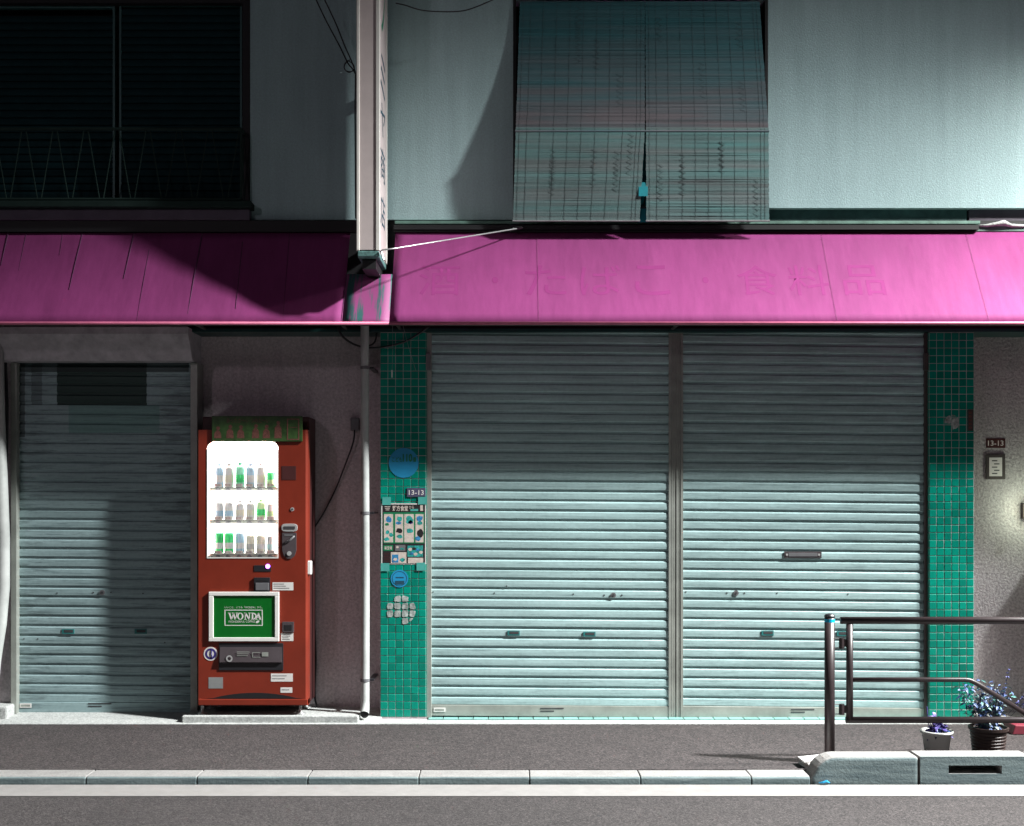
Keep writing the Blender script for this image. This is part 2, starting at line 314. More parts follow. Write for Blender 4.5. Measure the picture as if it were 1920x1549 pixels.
# ================================================================== THE SETTING
ZR = -0.047
g = MB().box(-60,60,-60,-1.61,ZR-0.3,ZR).build('road', M['road'], kind='structure')
MB().box(-60,60,-1.455,-0.16,-0.3,0).build('sidewalk', M['asph'], kind='structure')
MB().box(-60,60,-1.862,-1.622,ZR+0.001,ZR+0.004).build('road_marking', M['white'], kind='structure')
# kerb made of blocks
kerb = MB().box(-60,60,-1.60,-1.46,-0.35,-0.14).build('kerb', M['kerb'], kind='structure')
def kerb_prof(top, fo=1.612, bo=1.457, ch=0.018):
    return [(-bo,-0.14),(-bo,top),(-(fo-0.004-ch),top),(-(fo-0.004),top-ch*0.5),(-fo,-0.14)]
joints = [-6.48+0.595*k for k in range(0,13)]
joints = [PX(162,1.6)+0.5935*k for k in range(-8,7)]
joints = [j for j in joints if j < PX(1500,1.6)] + [PX(1519,1.6)]
for a, c in zip(joints[:-1], joints[1:]):
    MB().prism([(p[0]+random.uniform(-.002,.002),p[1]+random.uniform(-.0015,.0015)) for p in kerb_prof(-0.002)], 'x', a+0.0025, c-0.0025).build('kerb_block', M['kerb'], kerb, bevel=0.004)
# raised blocks to the right; the first one is rounded off at its end
x0 = PX(1521,1.6); x1 = PX(1724,1.6); HT = 0.103
pr = [(x0,-0.14),(x0,-0.01)] + [(x0+0.012+0.13*(1-math.cos(a)), -0.01+(HT+0.01)*math.sin(a)) for a in [R(15*k) for k in range(1,7)]] + [(x1-0.003,HT),(x1-0.003,-0.14)]
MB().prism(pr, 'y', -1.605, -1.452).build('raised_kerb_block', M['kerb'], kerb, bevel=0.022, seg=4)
xa, xb = x1+0.003, x1+0.5935
s0, s1, sz0, sz1 = PX(1778,1.6), PX(1878,1.6), PZ(1451,1.6), PZ(1435,1.6)
k2 = MB().box(xa,s0,-1.605,-1.452,-0.14,HT).box(s1,xb,-1.605,-1.452,-0.14,HT).box(s0,s1,-1.605,-1.452,-0.14,sz0).box(s0,s1,-1.605,-1.452,sz1,HT).box(s0,s1,-1.47,-1.452,sz0,sz1)
bm = bmesh.new(); me = bpy.data.meshes.new('k'); me.from_pydata(k2.v,[],k2.f); bm.from_mesh(me); bmesh.ops.remove_doubles(bm, verts=bm.verts, dist=1e-5)
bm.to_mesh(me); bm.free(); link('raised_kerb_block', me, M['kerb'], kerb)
MB().box(s0+.002,s1-.03,-1.603,-1.60,sz0-.004,sz0+.003).build('drain_lip', M['steel'], kerb)
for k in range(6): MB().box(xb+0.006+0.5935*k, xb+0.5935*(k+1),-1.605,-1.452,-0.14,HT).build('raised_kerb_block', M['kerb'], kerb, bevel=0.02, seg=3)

# ================================================================== BUILDING
bld = thing('shop_building', 'closed two storey corner shop with pale stucco walls, green tiled pillars and roller shutters', 'building', (0,0,0))
XL, XR = -8.0, 8.0
xw0, xw1 = -4.1, PX(469,0)              # left window
xb0, xb1 = PX(962,0), PX(1440,0)        # window behind the blinds
zu = PZ(412,0)
w = MB()
w.box(XL,xw0,-0.0,0.25,zu,6.6); w.box(xw0,xw1,0,0.25,PZ(-6,0),6.6); w.box(xw0,xw1,0,0.25,zu,PZ(392,0)); w.box(xw1,xb0,0,0.25,zu,6.6)
w.box(xb0,xb1,0,0.25,PZ(-2,0),6.6); w.box(xb1,XR,0,0.25,PZ(390,0),6.6)
w.build('upper_wall', M['stucco_up'], bld)
MB().box(XL,XR,0.02,0.25,2.62,zu-0.001).build('header_wall', M['black'], bld)
MB().box(XL-.3,XR+.3,-0.45,0.3,6.6,6.75).build('roof_edge', M['conc'], bld)
MB().box(XL,XR,0.7,0.75,0,6.6).build('rear_wall', M['dark'], bld)
# band under the right-hand wall: recessed strip, joint, ledge
MB().box(xb1+.002,PX(1818,0),0.05,0.24,zu,PZ(390,0)).build('recessed_band', M['dteal'], bld)
MB().box(PX(1822,0),XR,0.045,0.24,zu,PZ(390,0)).build('recessed_band', M['purp'], bld)
MB().box(PX(740,0.03),PX(1838,.03),-0.03,0.02,PZ(420,.03),PZ(414,.03)).build('ledge', M['ledge'], bld, bevel=.003)
MB().box(PX(1822,.03),XR,-0.03,0.02,PZ(434,.03),PZ(424,.03)).build('ledge', M['ledge'], bld, bevel=.004)
MB().tube([P(1825,424,.03),P(1850,423,.035),P(1872,420,.04),P(1882,418,.04),P(1896,423,.035),P(1960,425,.03)],[.006,.01,.016,.02,.012,.006],7).build('mortar_lump', M['conc'], bld, smooth=True)
MB().box(PX(738,.06),PX(1836,.06),-0.055,-0.002,PZ(430,.06),PZ(421.5,.06)).build('awning_track', M['black'], bld)
MB().box(PX(738,.05),PX(1832,.05),-0.045,-0.002,PZ(434,.06),PZ(431.5,.06)).build('awning_track', M['black'], bld)
MB().box(-5,PX(668,.05),-0.05,-0.002,PZ(434,.06),PZ(413,.06)).build('awning_track', M['black'], bld)

# left window: reveal, frame, storm shutters of slats
def part_box(name, mat, parent, *a, **k): return MB().box(*a).build(name, mat, parent, **k)
win = MB().box(xw0,xw1,0.13,0.16,PZ(392,0),PZ(-6,0)).build('window', M['dark'], bld)
for (a,c,e,f) in [(PX(455,0),xw1-.001,PZ(391,0),PZ(-6,0)-.001), (xw0,PX(455,0)-.001,PZ(6,0),PZ(-6,0)-.001)]:
    MB().box(a,c,-0.004,0.12,e,f).build('frame', M['black'], win)
OW = -0.06
def storm_panel(xa, xb_, yt, yb):
    MB().box(PX(xa,OW),PX(xa+4,OW),-OW-.018,-OW+.02,PZ(yb,OW),PZ(yt,OW)).build('panel_stile', M['al_teal'], win)
    MB().box(PX(xb_-4,OW),PX(xb_,OW),-OW-.018,-OW+.02,PZ(yb,OW),PZ(yt,OW)).build('panel_stile', M['al_teal'], win)
    MB().box(PX(xa+4,OW)+.001,PX(xb_-4,OW)-.001,-OW-.016,-OW+.02,PZ(yt+4,OW),PZ(yt,OW)).build('panel_rail', M['al_teal'], win)
    W_ = PX(xb_-4,OW)-PX(xa+4,OW); p = 13.7/sc(OW)
    sl = MB().prism([(0,0),(-.012,.004),(-.014,p*.5),(-.010,p*.86),(0.002,p*.92),(0.004,p)],'x',0.001,W_-.001); me = None
    z = PZ(yb,OW)
    while z + p < PZ(yt+4,OW):
        if me is None: ob = sl.build('slat', M['slat_dk'], win); me = ob.data
        else: ob = link('slat', me, None, win)
        ob.location = (PX(xa+4,OW), -OW, z); z += p
storm_panel(225,455,10,386); storm_panel(-10,217,13,386); storm_panel(-245,-18,13,386)
MB().box(xw0,PX(470,.12),-0.12,0.0-.001,PZ(388,.12),PZ(376,.12)).build('window_sill', M['iron'], bld, bevel=.004)
MB().box(xw0,PX(468,.06),-0.07,-.002,PZ(412,.07),PZ(392,.07)).build('sill_apron', M['purp'], bld, bevel=.004)
# dark window behind the blinds
win2 = MB().box(xb0,xb1,0.13,0.16,zu,PZ(-2,0)).build('window', M['dark'], bld)
for a,c in ((xb0,xb0+.022),(xb1-.022,xb1)): MB().box(a+.001,c-.001,-0.006,0.12,zu+.001,PZ(-2,0)-.001).build('frame', M['black'], win2)

# lower storey -----------------------------------------------------
ow = -0.22
MB().box(PX(370,ow),-0.86,-ow,-ow+.3,0,2.75).build('side_wall', M['stucco_lo'], bld)
MB().box(PX(1826,-.01),XR,0.25,0.5,0,2.75).build('side_wall', M['stucco_rt'], bld)
MB().box(XL,PX(20,-.1),0.1,0.45,0,2.75).build('side_wall', M['stucco_lo'], bld)
MB().box(XL,XR,-0.02,0.45,2.597,2.619).build('lintel', plain('lintel_tile',(0.008,0.05,0.045),0.4), bld)

def tiled_pillar(px0, px1, name='tiled_pillar', side=None):
    X0, X1 = PX(px0,0), PX(px1,0)
    pl = MB().box(X0,X1,0.0,0.40,0,2.5965).build(name, M['grout'], bld)
    cols = 6; pw = (X1-X0)/cols; rows = 50; ph = 2.574/rows; me=None
    for r in range(rows):
        for c in range(cols):
            if me is None:
                w_, h_ = pw-.0032, ph-.0032; b_=.0025; T=.003
                mb = MB().add([(0,0,0),(w_,0,0),(w_,0,h_),(0,0,h_),(0,-T+b_,0),(w_,-T+b_,0),(w_,-T+b_,h_),(0,-T+b_,h_),(b_,-T,b_),(w_-b_,-T,b_),(w_-b_,-T,h_-b_),(b_,-T,h_-b_)],
                     [(0,1,5,4),(1,2,6,5),(2,3,7,6),(3,0,4,7),(4,5,9,8),(5,6,10,9),(6,7,11,10),(7,4,8,11),(8,9,10,11)])
                ob = mb.build('tile', M['tile'], pl); me = ob.data
            else: ob = link('tile', me, None, pl)
            ob.location = (X0+c*pw+.0016, random.uniform(-.0006,.0006), .02+r*ph+.0016)
            ob.rotation_euler = (random.uniform(-.012,.012), 0, random.uniform(-.012,.012))
    if side:   # tiles on the return towards the shutter
        xs = X1 if side>0 else X0; mb = MB()
        for r in range(rows):
            z0 = .02+r*ph+.0021; y0=.0015
            mb.box(min(xs,xs+side*.005),max(xs,xs+side*.005),y0,y0+.048,z0,z0+ph-.0042)
        mb.build('return_tiles', M['tile'], pl, kind='stuff')
    return pl
tiled_pillar(713,799,side=1); tiled_pillar(1742,1826,side=-1)

OS = -0.042
def roller_shutter(px0, px1, ytop, ybot, os_, mat, slope, pitch_px, label=None, bar=True):
    X0, X1 = PX(px0,os_), PX(px1,os_); p = pitch_px/sc(os_)
    sh = MB().box(X0-.02,X1+.02,-os_+.03,-os_+.034,0.0,2.60).build('roller_shutter', M['dark'], bld)
    if label: sh['label'] = label
    W_ = X1-X0+.036
    prof = [(-.0035,-0.002),(-.0112,.0000),(-.0135,.004),(-.0140,p*.35),(-.0130,p*.66),(-.0105,p*.70),(-.006,p*.745),(-.0042,p*.79),(-.0035,p-.001),(.012,p-.001),(.012,-.003)]
    sl = MB().prism(prof,'x',-W_/2,W_/2); me=None
    zb = PZ(ybot,os_); bh = 21/sc(os_); z = zb+bh; k=0
    cx = (X0+X1)/2
    while z < PZ(ytop,os_)+p:
        if me is None: ob = sl.build('slat', mat, sh); me = ob.data
        else: ob = link('slat', me, None, sh)
        ob.location = (cx, -os_+random.uniform(-.0012,.0012), z); ob.rotation_euler = (0, slope+random.uniform(-.0005,.0005), 0); z += p; k+=1
    bb = MB().prism([(-.018,0),(-.018,bh*.93),(-.006,bh),(.01,bh),(.01,0)],'x',-W_/2,W_/2).build('bottom_bar', M['rail_al'] if bar else mat, sh)
    bb.location=(cx,-os_,zb+.002); bb.rotation_euler=(0,slope*.8,0)
    return sh, slope, cx
def on_shutter(sh, x, y, w_, h_, os_, name, mat, t_=.004, of=.0145):
    o = os_+of; c = P(x,y,o)
    return MB().box(c.x-w_/2/sc(o),c.x+w_/2/sc(o),c.y-t_,c.y,c.z-h_/2/sc(o),c.z+h_/2/sc(o)).build(name, mat, sh, bevel=.001)
shL,_,_ = roller_shutter(808,1255,624,1343,OS,M['shut'],R(.5),18.35,'roller shutter with keyhole towards its right edge')
shR,_,_ = roller_shutter(1280,1735,627,1346,OS,M['shut'],R(.65),18.4,'roller shutter with letter slot')
shW,_,_ = roller_shutter(30,357,680,1337,-.12,M['shut_l'],R(.45),18.1,'worn roller shutter with dark top', bar=False)
M['slot_teal']=plain('slot_teal',(0.02,0.17,0.17),0.5); 
def handle(sh,x,y,os_):
    h=on_shutter(sh,x,y,23,9,os_,'handle',M['slot_teal'],.005); on_shutter(h,x+1,y-.5,17,5,os_,'recess',M['ink'],.0062)
for x,y in ((963,1187),(1105,1189)): handle(shL,x,y,OS)
for x,y in ((1439,1187),(1580,1188)): handle(shR,x,y,OS)
for x,y in ((128,1184),(264,1184)): handle(shW,x,y,-.12)
def lock(sh,x,y,os_):
    c=P(x,y,os_+.015); k=MB().disc((c.x,c.y-.006,c.z),5/sc(0),.007,18).build('lock',M['grey'],sh); MB().disc((c.x,c.y-.008,c.z),2.4/sc(0),.003,12).build('keyhole',M['ink'],k)
    for dx in (-17,16): c2=P(x+dx,y,os_+.015); MB().disc((c2.x,c2.y-.002,c2.z),1.4/sc(0),.003,8).build('rivet',M['ink'],sh)
lock(shL,1150,1116,OS); lock(shR,1380,1112,OS); lock(shW,192,1111,-.12)
for sh,pts,os_ in ((shL,[(927,1112),(1075,1114),(812,1110),(950,1099)],OS),(shR,[(1286,1110),(1457,1112),(1590,1114)],OS),(shW,[(107,1112),(268,1113),(45,1198),(71,1198),(309,1205)],-.12)):
    for x,y in pts: c2=P(x,y,os_+.015); MB().disc((c2.x,c2.y-.002,c2.z),1.3/sc(0),.003,8).build('rivet',M['ink'],sh)
ls = on_shutter(shR,1505,1040,70,12,OS,'letter_slot',M['flap'],.008); on_shutter(ls,1505,1040,54,7,OS,'slot_flap',M['grey'],.0105)
for x,y in ((1475,1040),(1535,1040)): c2=P(x,y,OS+.015); MB().disc((c2.x,c2.y-.011,c2.z),2.2/sc(0),.004,10).build('screw',M['chrome'],ls)
def barlabel(sh,x,y,os_,w_=22,box=True):
    if box:
        q=on_shutter(sh,x,y,w_,8,os_,'label_plate',M['paper'],.003,.019); on_shutter(q,x,y,w_*.8,4,os_,'print',M['rail_al'],.0036,.019)
    else:
        for dy,ww in ((-2.5,44),(2.5,26)): on_shutter(sh,x-(44-ww)/2,y+dy,ww,2.2,os_,'print',M['ink'],.0012,.019)
barlabel(shL,824,1331,OS); barlabel(shL,1035,1331,OS,box=False); barlabel(shR,1505,1333,OS,box=False); barlabel(shW,48,1323,-.12); barlabel(shW,187,1322,-.12,box=False)
# guide rails
def rail(px0,px1,of,ob,mat,z1=2.596,lab=None): return MB().box(PX(px0,of),PX(px1,of),-of,-ob,0.012,z1).build('guide_rail', mat, bld, bevel=.002)
rail(799.5,809,-.012,-.10,M['rail_al']); rail(1733.5,1741.5,-.012,-.10,M['rail_dk']); rail(357,370,-.06,-.3,M['rail_al'],2.4); rail(20,31,-.06,-.3,M['rail_al'],2.4)
c0,c1 = PX(1254,-.02),PX(1281,-.02); ww=(c1-c0)
cp = MB()
cp.box(c0,c1,.030,.12,.012,2.596)
for a,c in ((0,.16),(.19,.30),(.33,.50),(.53,.66),(.69,.80),(.83,1)): cp.box(c0+ww*a,c0+ww*c,.021+(.004 if a in(.33,.69) else 0),.0298,.012,2.596)
cp.build('centre_post', M['rail_al'], bld)
for x in (803,1737): MB().pbox(x-4,662,x+4,694,.012,-.012).build('rail_bracket', M['rail_dk'] if x>1000 else M['grey'], bld, bevel=.002)
# hood over the worn shutter
hx0,hx1=-2.2*0+PX(-14,.1),PX(357,.1)
MB().prism([(-.12,PZ(626,.12)),(-.13,PZ(612,.13)),(.3,PZ(612,.13)),(.3,PZ(677,0)),(.0,PZ(677,0))],'x',PX(-60,.1),PX(357,.06)).build('shutter_hood', M['purp'] if 0 else plain('hood_grey',(0.42,0.40,0.43),0.7,var=0.18,scale=14,bmp=.2), bld, bevel=.006)
# concrete threshold
apr = MB().box(PX(713,.1),XR,-.16,.6,-0.25,0.006).build('threshold', M['conc']); apr['kind']='structure'
apl = MB().prism([(-.16,-.25),(-.16,0.004),(-.1,.012),(.30,.055),(.5,.055),(.5,-.25)],'x',XL,PX(713,.1)-.002).build('threshold', M['conc'], kind='structure')
me=None; xx=PX(803,.03)
while xx < PX(1742,.03):
    if me is None: ob=MB().box(0,.0945,-.05,0.05,0,.008).build('threshold_tile', M['sill_tile'], apr, bevel=.0015); me=ob.data
    else:
        ob=link('threshold_tile', me, None, apr); mm=ob.modifiers.new('bevel','BEVEL'); mm.width=.0015; mm.segments=2
    ob.location=(xx,.015,.007); xx+=.1005
plinth = MB().box(PX(341,.13),PX(672,.13),-.135,.2199,-.1,.052).build('machine_plinth', M['conc'], bld, bevel=.008)
MB().box(-5,PX(14,.05),-.06,.2,-.1,.10).build('step_block', M['conc'], bld, bevel=.012)

# ================================================================== AWNINGS
AO = 0.42; AZT, AZB = PZ(434,.02), PZ(606,AO)
def apt(u, v):   # u = world X, v = 0 top .. 1 bottom
    return (u, -(.02+(AO-.02)*v), AZT+(AZB-AZT)*v)
def awning_sheet(xa, xb_, v0, seams, name, mat, parent, sag=.006, xa_b=None):
    nx = max(4,int((xb_-xa)/.06)); nv = 10; vs=[]; fs=[]
    ss = sorted([xa]+[s for s in seams if xa<s<xb_]+[xb_])
    for i in range(nx+1):
        u = xa+(xb_-xa)*i/nx
        for k in range(len(ss)-1):
            if ss[k] <= u <= ss[k+1]+1e-6: f=(u-ss[k])/(ss[k+1]-ss[k]); break
        for j in range(nv+1):
            v = v0+(1-v0)*j/nv; x,y,z = apt(u,v); d = sag*math.sin(math.pi*f)*math.sin(math.pi*v)+(.0015*math.sin(u*9+v*5) if sag else 0)
            x += ( (u-xa)*0 )
            vs.append((x, y+d*.85, z-d*.5))
    n1=nv+1
    for i in range(nx):
        for j in range(nv): fs.append((i*n1+j,(i+1)*n1+j,(i+1)*n1+j+1,i*n1+j+1))
    ob = MB().add(vs,fs).build(name, mat, parent, smooth=True)
    so = ob.modifiers.new('thick','SOLIDIFY'); so.thickness=.004; so.offset=0
    return ob
xs_right = [PX(1008,.2), PX(1552,.2), PX(1829,.2), PX(1280,.2), 3.9, 4.7]
xs_left = [PX(x,.2) for x in (-120,20,150,258,360,440,532,648)]
aR = thing('awning', 'long pink canvas awning with faded lettering above the two pale shutters', 'awning', (1.9,0,AZB))
aL = thing('awning', 'pink canvas awning crossed by dark creases, above the worn shutter and vending machine', 'awning', (-2.5,0,AZB))
XA = PX(742,.02); XP1 = PX(735,.3); XP0 = PX(648,.2)
awning_sheet(XA, 5.6, 0, xs_right, 'canvas', M['awn'], aR, sag=0)
XLE = PX(664,.02)
awning_sheet(-5.2, XLE-.025, 0, xs_left, 'canvas', M['awn'], aL)
awning_sheet(XLE-.022, XA-.003, .48, [], 'patch_panel', M['awn_patch'], aL, sag=.002)
for s in xs_right[:3]: # seams
    pts=[Vector(apt(s+.004*v,v))+Vector((0,-.0045,.003)) for v in [i/8 for i in range(9)]]; MB().tube(pts,.0008,5).build('seam', M['awn_seam'], aR)
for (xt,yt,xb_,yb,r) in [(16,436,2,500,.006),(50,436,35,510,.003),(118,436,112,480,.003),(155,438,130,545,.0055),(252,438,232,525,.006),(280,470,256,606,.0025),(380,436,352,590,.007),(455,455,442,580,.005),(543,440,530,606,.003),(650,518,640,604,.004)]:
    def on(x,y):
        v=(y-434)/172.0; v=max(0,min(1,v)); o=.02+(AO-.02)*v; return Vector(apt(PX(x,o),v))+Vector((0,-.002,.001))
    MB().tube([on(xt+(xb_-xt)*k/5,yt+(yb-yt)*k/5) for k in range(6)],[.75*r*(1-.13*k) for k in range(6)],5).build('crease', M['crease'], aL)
for par,a,c in ((aR,XA,5.6),(aL,-5.2,XA-.003)):
    y,z=apt(0,1)[1:]; MB().tube([(a,y,z),(c,y,z)],.010,8).build('hem', M['awn_hem'], par, smooth=True)
    MB().tube([(a,y+.02,z-.006),(c,y+.02,z-.006)],.008,6).build('frame_bar', M['rail_dk'], par)
# supporting arms under the awnings
for par,xx in ((aR,XA+.03),(aR,PX(1268,.2)),(aR,3.6),(aL,-3.45),(aL,PX(372,.2)),(aL,XLE-.05)):
    MB().tube([(xx,-.03,AZB+.02),(xx,-(AO-.03),AZB+.01)],.010,6).build('arm', M['rail_dk'], par)
# faded lettering lying on the slanted canvas
def awn_text(body, x0,x1,y0,y1):
    v0,v1=(y1-434)/172,(y0-434)/172
    ob=text_mesh(body, 0,1,0,1, 0,'letter',M['awn2'],aR,bold=.004)
    if not ob: return
    for vv in ob.data.vertices:
        u,w_=vv.co.x,vv.co.z; v=v0+(v1-v0)*w_; o=.02+(AO-.02)*v; xx=PX(x0+(x1-x0)*u,.27); p=Vector(apt(xx,v)); f=.004
        vv.co = p+Vector((0,-.0022,.00135))
for ch,x0,x1 in (('酒',785,862),('た',985,1062),('ば',1088,1165),('こ',1190,1256),('食',1384,1460),('料',1480,1556),('品',1582,1660)):
    awn_text(ch,x0,x1,500,556)
awn_text('・',922,934,522,534)
awn_text('・',1318,1330,522,534)

# ================================================================== PROJECTING SIGN
SO = 0.56; sx0,sx1=PX(668,SO),PX(712,SO); sz0_=PZ(468,SO)
sg = thing('projecting_sign', 'tall narrow white sign box projecting from the wall between the awnings', 'sign', ((sx0+sx1)/2,-.3,sz0_))
MB().box(sx0+.012,sx1-.012,-SO+.006,-.10,sz0_,5.7).build('sign_body', M['sign_w'], sg)
for a,c in ((sx0,sx0+.02),(sx1-.026,sx1)):
    MB().box(a,c,-SO,-SO+.03,sz0_-.006,5.7).build('edge_trim', M['sign_e'], sg, bevel=.004)
    MB().box(a if a==sx0 else c-.01,a+.01 if a==sx0 else c,-.135,-.095,sz0_-.006,5.7).build('edge_trim', M['sign_e'], sg, bevel=.003)
MB().box(sx1-.0118,sx1-.006,-SO+.031,-.136,sz0_+.01,5.69).build('sign_face', M['sign_w'], sg)
MB().box(sx0+.006,sx0+.0118,-SO+.031,-.136,sz0_+.01,5.69).build('sign_face', M['sign_w'], sg)
# vertical lettering on the face seen edge-on
for ch,y0,y1,mt in (('ツ',-60,70,'sgreen'),('ミ',100,185,'navy'),('ヤ',190,262,'navy'),('商',272,345,'navy'),('店',362,432,'navy')):
    text_mesh(ch, -SO+.10,-.20, PZ(y1-6,.35),PZ(y0+6,.35), 0,'letter',M[mt],sg,bold=.0,side=sx1-.0048)
# corroded foot and bracket
MB().box(sx0+.006,sx1-.006,-SO+.002,-.12,sz0_-.045,sz0_-.007).build('foot_cap', M['rustteal'], sg, bevel=.006)
MB().box(sx0+.03,sx1-.03,-SO+.06,-.02,sz0_-.11,sz0_-.046).build('mount', M['black'], sg)
for z in (sz0_+.15, 4.2, 5.3): MB().box(sx0+.05,sx1-.05,-.0945,-.001,z-.03,z+.03).build('bracket', M['grey'], sg)
MB().tube([P(714,470,SO),P(719,487,SO)],.006,6).build('bolt', M['steel'], sg)
st = MB().tube([P(716,469,SO+.012),P(740,466,.5),P(980,427,.07)],.0048,7).build('stay_rod', M['steel'], sg, smooth=True)
MB().tube([P(962,429,.09),P(978,426.5,.07)],.009,8).build('turnbuckle', M['steel'], sg)

# ================================================================== REED BLINDS
BO=.16
def blind(x0t,x1t,x0m,x1m,x0b,x1b,label,seed):
    rnd=random.Random(seed); root=thing('reed_blind',label,'blind',(PX((x0b+x1b)/2,BO),-BO,PZ(415,BO)),'reed blinds hung over the balcony')
    def edge(y):
        if y<245: f=(y-4)/241; o=.025+(BO-.025)*f**1.9; return (x0t+(x0m-x0t)*f,x1t+(x1m-x1t)*f,o)
        f=(y-245)/170; return (x0m+(x0b-x0m)*f,x1m+(x1b-x1m)*f,BO+.004-.06*f+.012*math.sin(f*math.pi*.9))
    for nm,ya,yb,mt in (('upper_reeds',4,245,'reed'),('lower_reeds',240,414,'reed2')):
        mb=MB(); y=ya
        while y<yb:
            a,c,o=edge(y if nm[0]=='u' else max(y,245.01)); 
            if nm[0]=='l': o+=.006
            r=.0041*rnd.uniform(.8,1.15); a+=rnd.uniform(-.5,.5); c+=rnd.uniform(-.5,.5); tw=rnd.uniform(-.12,.12)
            pa,pm,pb=P(a,y-tw,o),P((a+c)/2,y+rnd.uniform(-.15,.15),o+.0012*rnd.uniform(-1,1)),P(c,y+tw,o); mb.tube([pa,pm,pb],r,4,cap=False); y+=1.95
        mb.build(nm,M[mt],root,kind='stuff')
        x=6
        mbd=MB()
        for f in [.03,.09]+[.19+.107*k for k in range(8)]+[.97]:
            pts=[]
            for k in range(9):
                y=ya+(yb-ya)*k/8; a,c,o=edge(y if nm[0]=='u' else max(y,245.01)); pts.append(P(a+(c-a)*f+rnd.uniform(-.3,.3),y,o+.0046+(.006 if nm[0]=='l' else 0)))
            mbd.tube(pts,.0007,4,cap=False)
        mbd.build('binding_thread',M['thread'],root)
        # zigzag stitching
        for k in range(4 if nm[0]=='u' else 6):
            f0=rnd.choice([.12,.3,.47,.62,.8,.9]); y0=rnd.uniform(ya,yb-75); n=rnd.randint(10,16); pts=[]
            for i in range(n):
                y=y0+i*5.2
                if y>yb-2: break
                a,c,o=edge(y if nm[0]=='u' else max(y,245.01)); pts.append(P(a+(c-a)*f0+(5 if i%2 else -5),y,o+.0058+(.006 if nm[0]=='l' else 0)))
            if len(pts)>3:
                zs=MB()
                for a_,b_ in zip(pts[:-1],pts[1:]): zs.tube([a_,b_],.0007,4,cap=False)
                zs.build('zigzag_stitch',M['stitch'],root)
    a,c,o=edge(245.1); MB().tube([P(a-1,246,o+.006),P(c+1,246,o+.006)],.007,6).build('fold_rod',M['reed'],root)
    a,c,o=edge(414); MB().tube([P(a-1,414,o+.006),P(c+1,414,o+.006)],.006,6).build('bottom_rod',M['threadl'],root)
    return root
blind(975,1209,967,1209,962,1199,'faded reed blind hanging nearer the projecting sign',3)
blind(1210,1424,1211,1441,1212,1442,'teal toned reed blind nearer the bright wall with a loose tag at its edge',9)
MB().box(PX(1196,BO-.07),PX(1218,BO-.07),-BO+.068,-BO+.071,PZ(412,BO),PZ(246,BO)).build('privacy_cloth', M['reedback']).location
tag(bpy.data.objects['privacy_cloth'],'strip of teal cloth showing in the gap between the two reed blinds','cloth')
tg=MB().box(PX(1198,BO),PX(1215,BO),-BO+.012,-BO+.014,PZ(367,BO),PZ(341,BO)).build('tag', M['reedback']); tag(tg,'small teal tag clipped over the edges of the reed blinds','tag')
# railing behind the blinds
def railing(name,label,x0,x1,ytop,ybot,o,n,ends):
    rt=thing(name,label,'railing',(PX((x0+x1)/2,o),-o,PZ(ybot,o)))
    X0,X1,zt,zb=PX(x0,o),PX(x1,o),PZ(ytop,o),PZ(ybot,o)
    MB().tube([(X0,-o,zt),(X1,-o,zt)],.011,8).build('top_rail',M['iron'],rt); MB().tube([(X0,-o,zb),(X1,-o,zb)],.011,8).build('bottom_rail',M['iron'],rt)
    d=(X1-X0)/n
    for k in range(n):
        MB().tube([(X0+k*d+.012,-o,zt),(X0+(k+.44)*d,-o,zb)],.0042,5).build('bar',M['iron'],rt); MB().tube([(X0+(k+.56)*d,-o,zb),(X0+(k+1)*d-.012,-o,zt)],.0042,5).build('bar',M['iron'],rt)
    for X in ends:
        X=PX(X,o); MB().tube([(X,-o,zt),(X,-o,zb)],.009,6).build('end_post',M['iron'],rt)
        MB().tube([(X,-o,zt),(X,.0,zt)],.010,6).build('return_rail',M['iron'],rt); MB().tube([(X,-o,zb),(X,.0,zb)],.010,6).build('return_rail',M['iron'],rt)
        MB().tube([(X,-o,zt),(X,.0,zb)],.005,5).build('bar',M['iron'],rt); MB().tube([(X,-o,zb),(X,0,zt)],.005,5).build('bar',M['iron'],rt)
    return rt
railing('balcony_railing','dark iron railing with zigzag bars in front of the dark window',-130,452,242,374,.10,10,(452,))
railing('balcony_railing','iron railing hidden behind the reed blinds',970,1436,248,388,BO-.062,7,(970,1436))

# ================================================================== PIPES AND CABLES
OP=.04; pxx=PX(684,OP)
dp=thing('downpipe','pale plastic downpipe beside the green tiled pillar','pipe',(pxx,-OP,0))
MB().tube([(pxx,-OP,2.9),(pxx,-OP,1.9),(pxx+.004,-OP,1.0),(pxx+.002,-OP,.14),(pxx+.003,-OP-.012,.085),(pxx+.004,-OP-.05,.055)],[.028,.028,.0285,.029,.030,.030],16,cap=False).build('pipe',M['pvc'],dp,smooth=True)
q=MB(); c=Vector((pxx+.004,-OP-.0505,.055)); MB().disc((c.x,c.y,c.z),.026,.002,18).build('outlet',M['black'],dp)
for y in (690,962,1275):
    z=PZ(y,OP); cl=MB().lathe([(.0325,-.010),(.0325,.010)],(pxx+.002,-OP,z),16).build('clamp',M['grey'],dp); MB().box(pxx+.03,pxx+.06,-OP-.006,-OP+.255,z-.006,z+.006).build('clamp_arm',M['blackp'],dp)
cw=[]
def cable(pts,r,label,name='cable',mat='blackp',n=6):
    P0=[Vector(p) for p in pts]; out=[]
    for i in range(len(P0)-1):     # catmull-rom
        a,b_,c_,d=P0[max(i-1,0)],P0[i],P0[i+1],P0[min(i+2,len(P0)-1)]
        for k in range(6):
            t_=k/6; out.append(.5*((2*b_)+(c_-a)*t_+(2*a-5*b_+4*c_-d)*t_**2+(3*b_-a-3*c_+d)*t_**3))
    out.append(P0[-1]); return tag(MB().tube(out,r,n).build(name,M[mat],smooth=True),label,'cable')
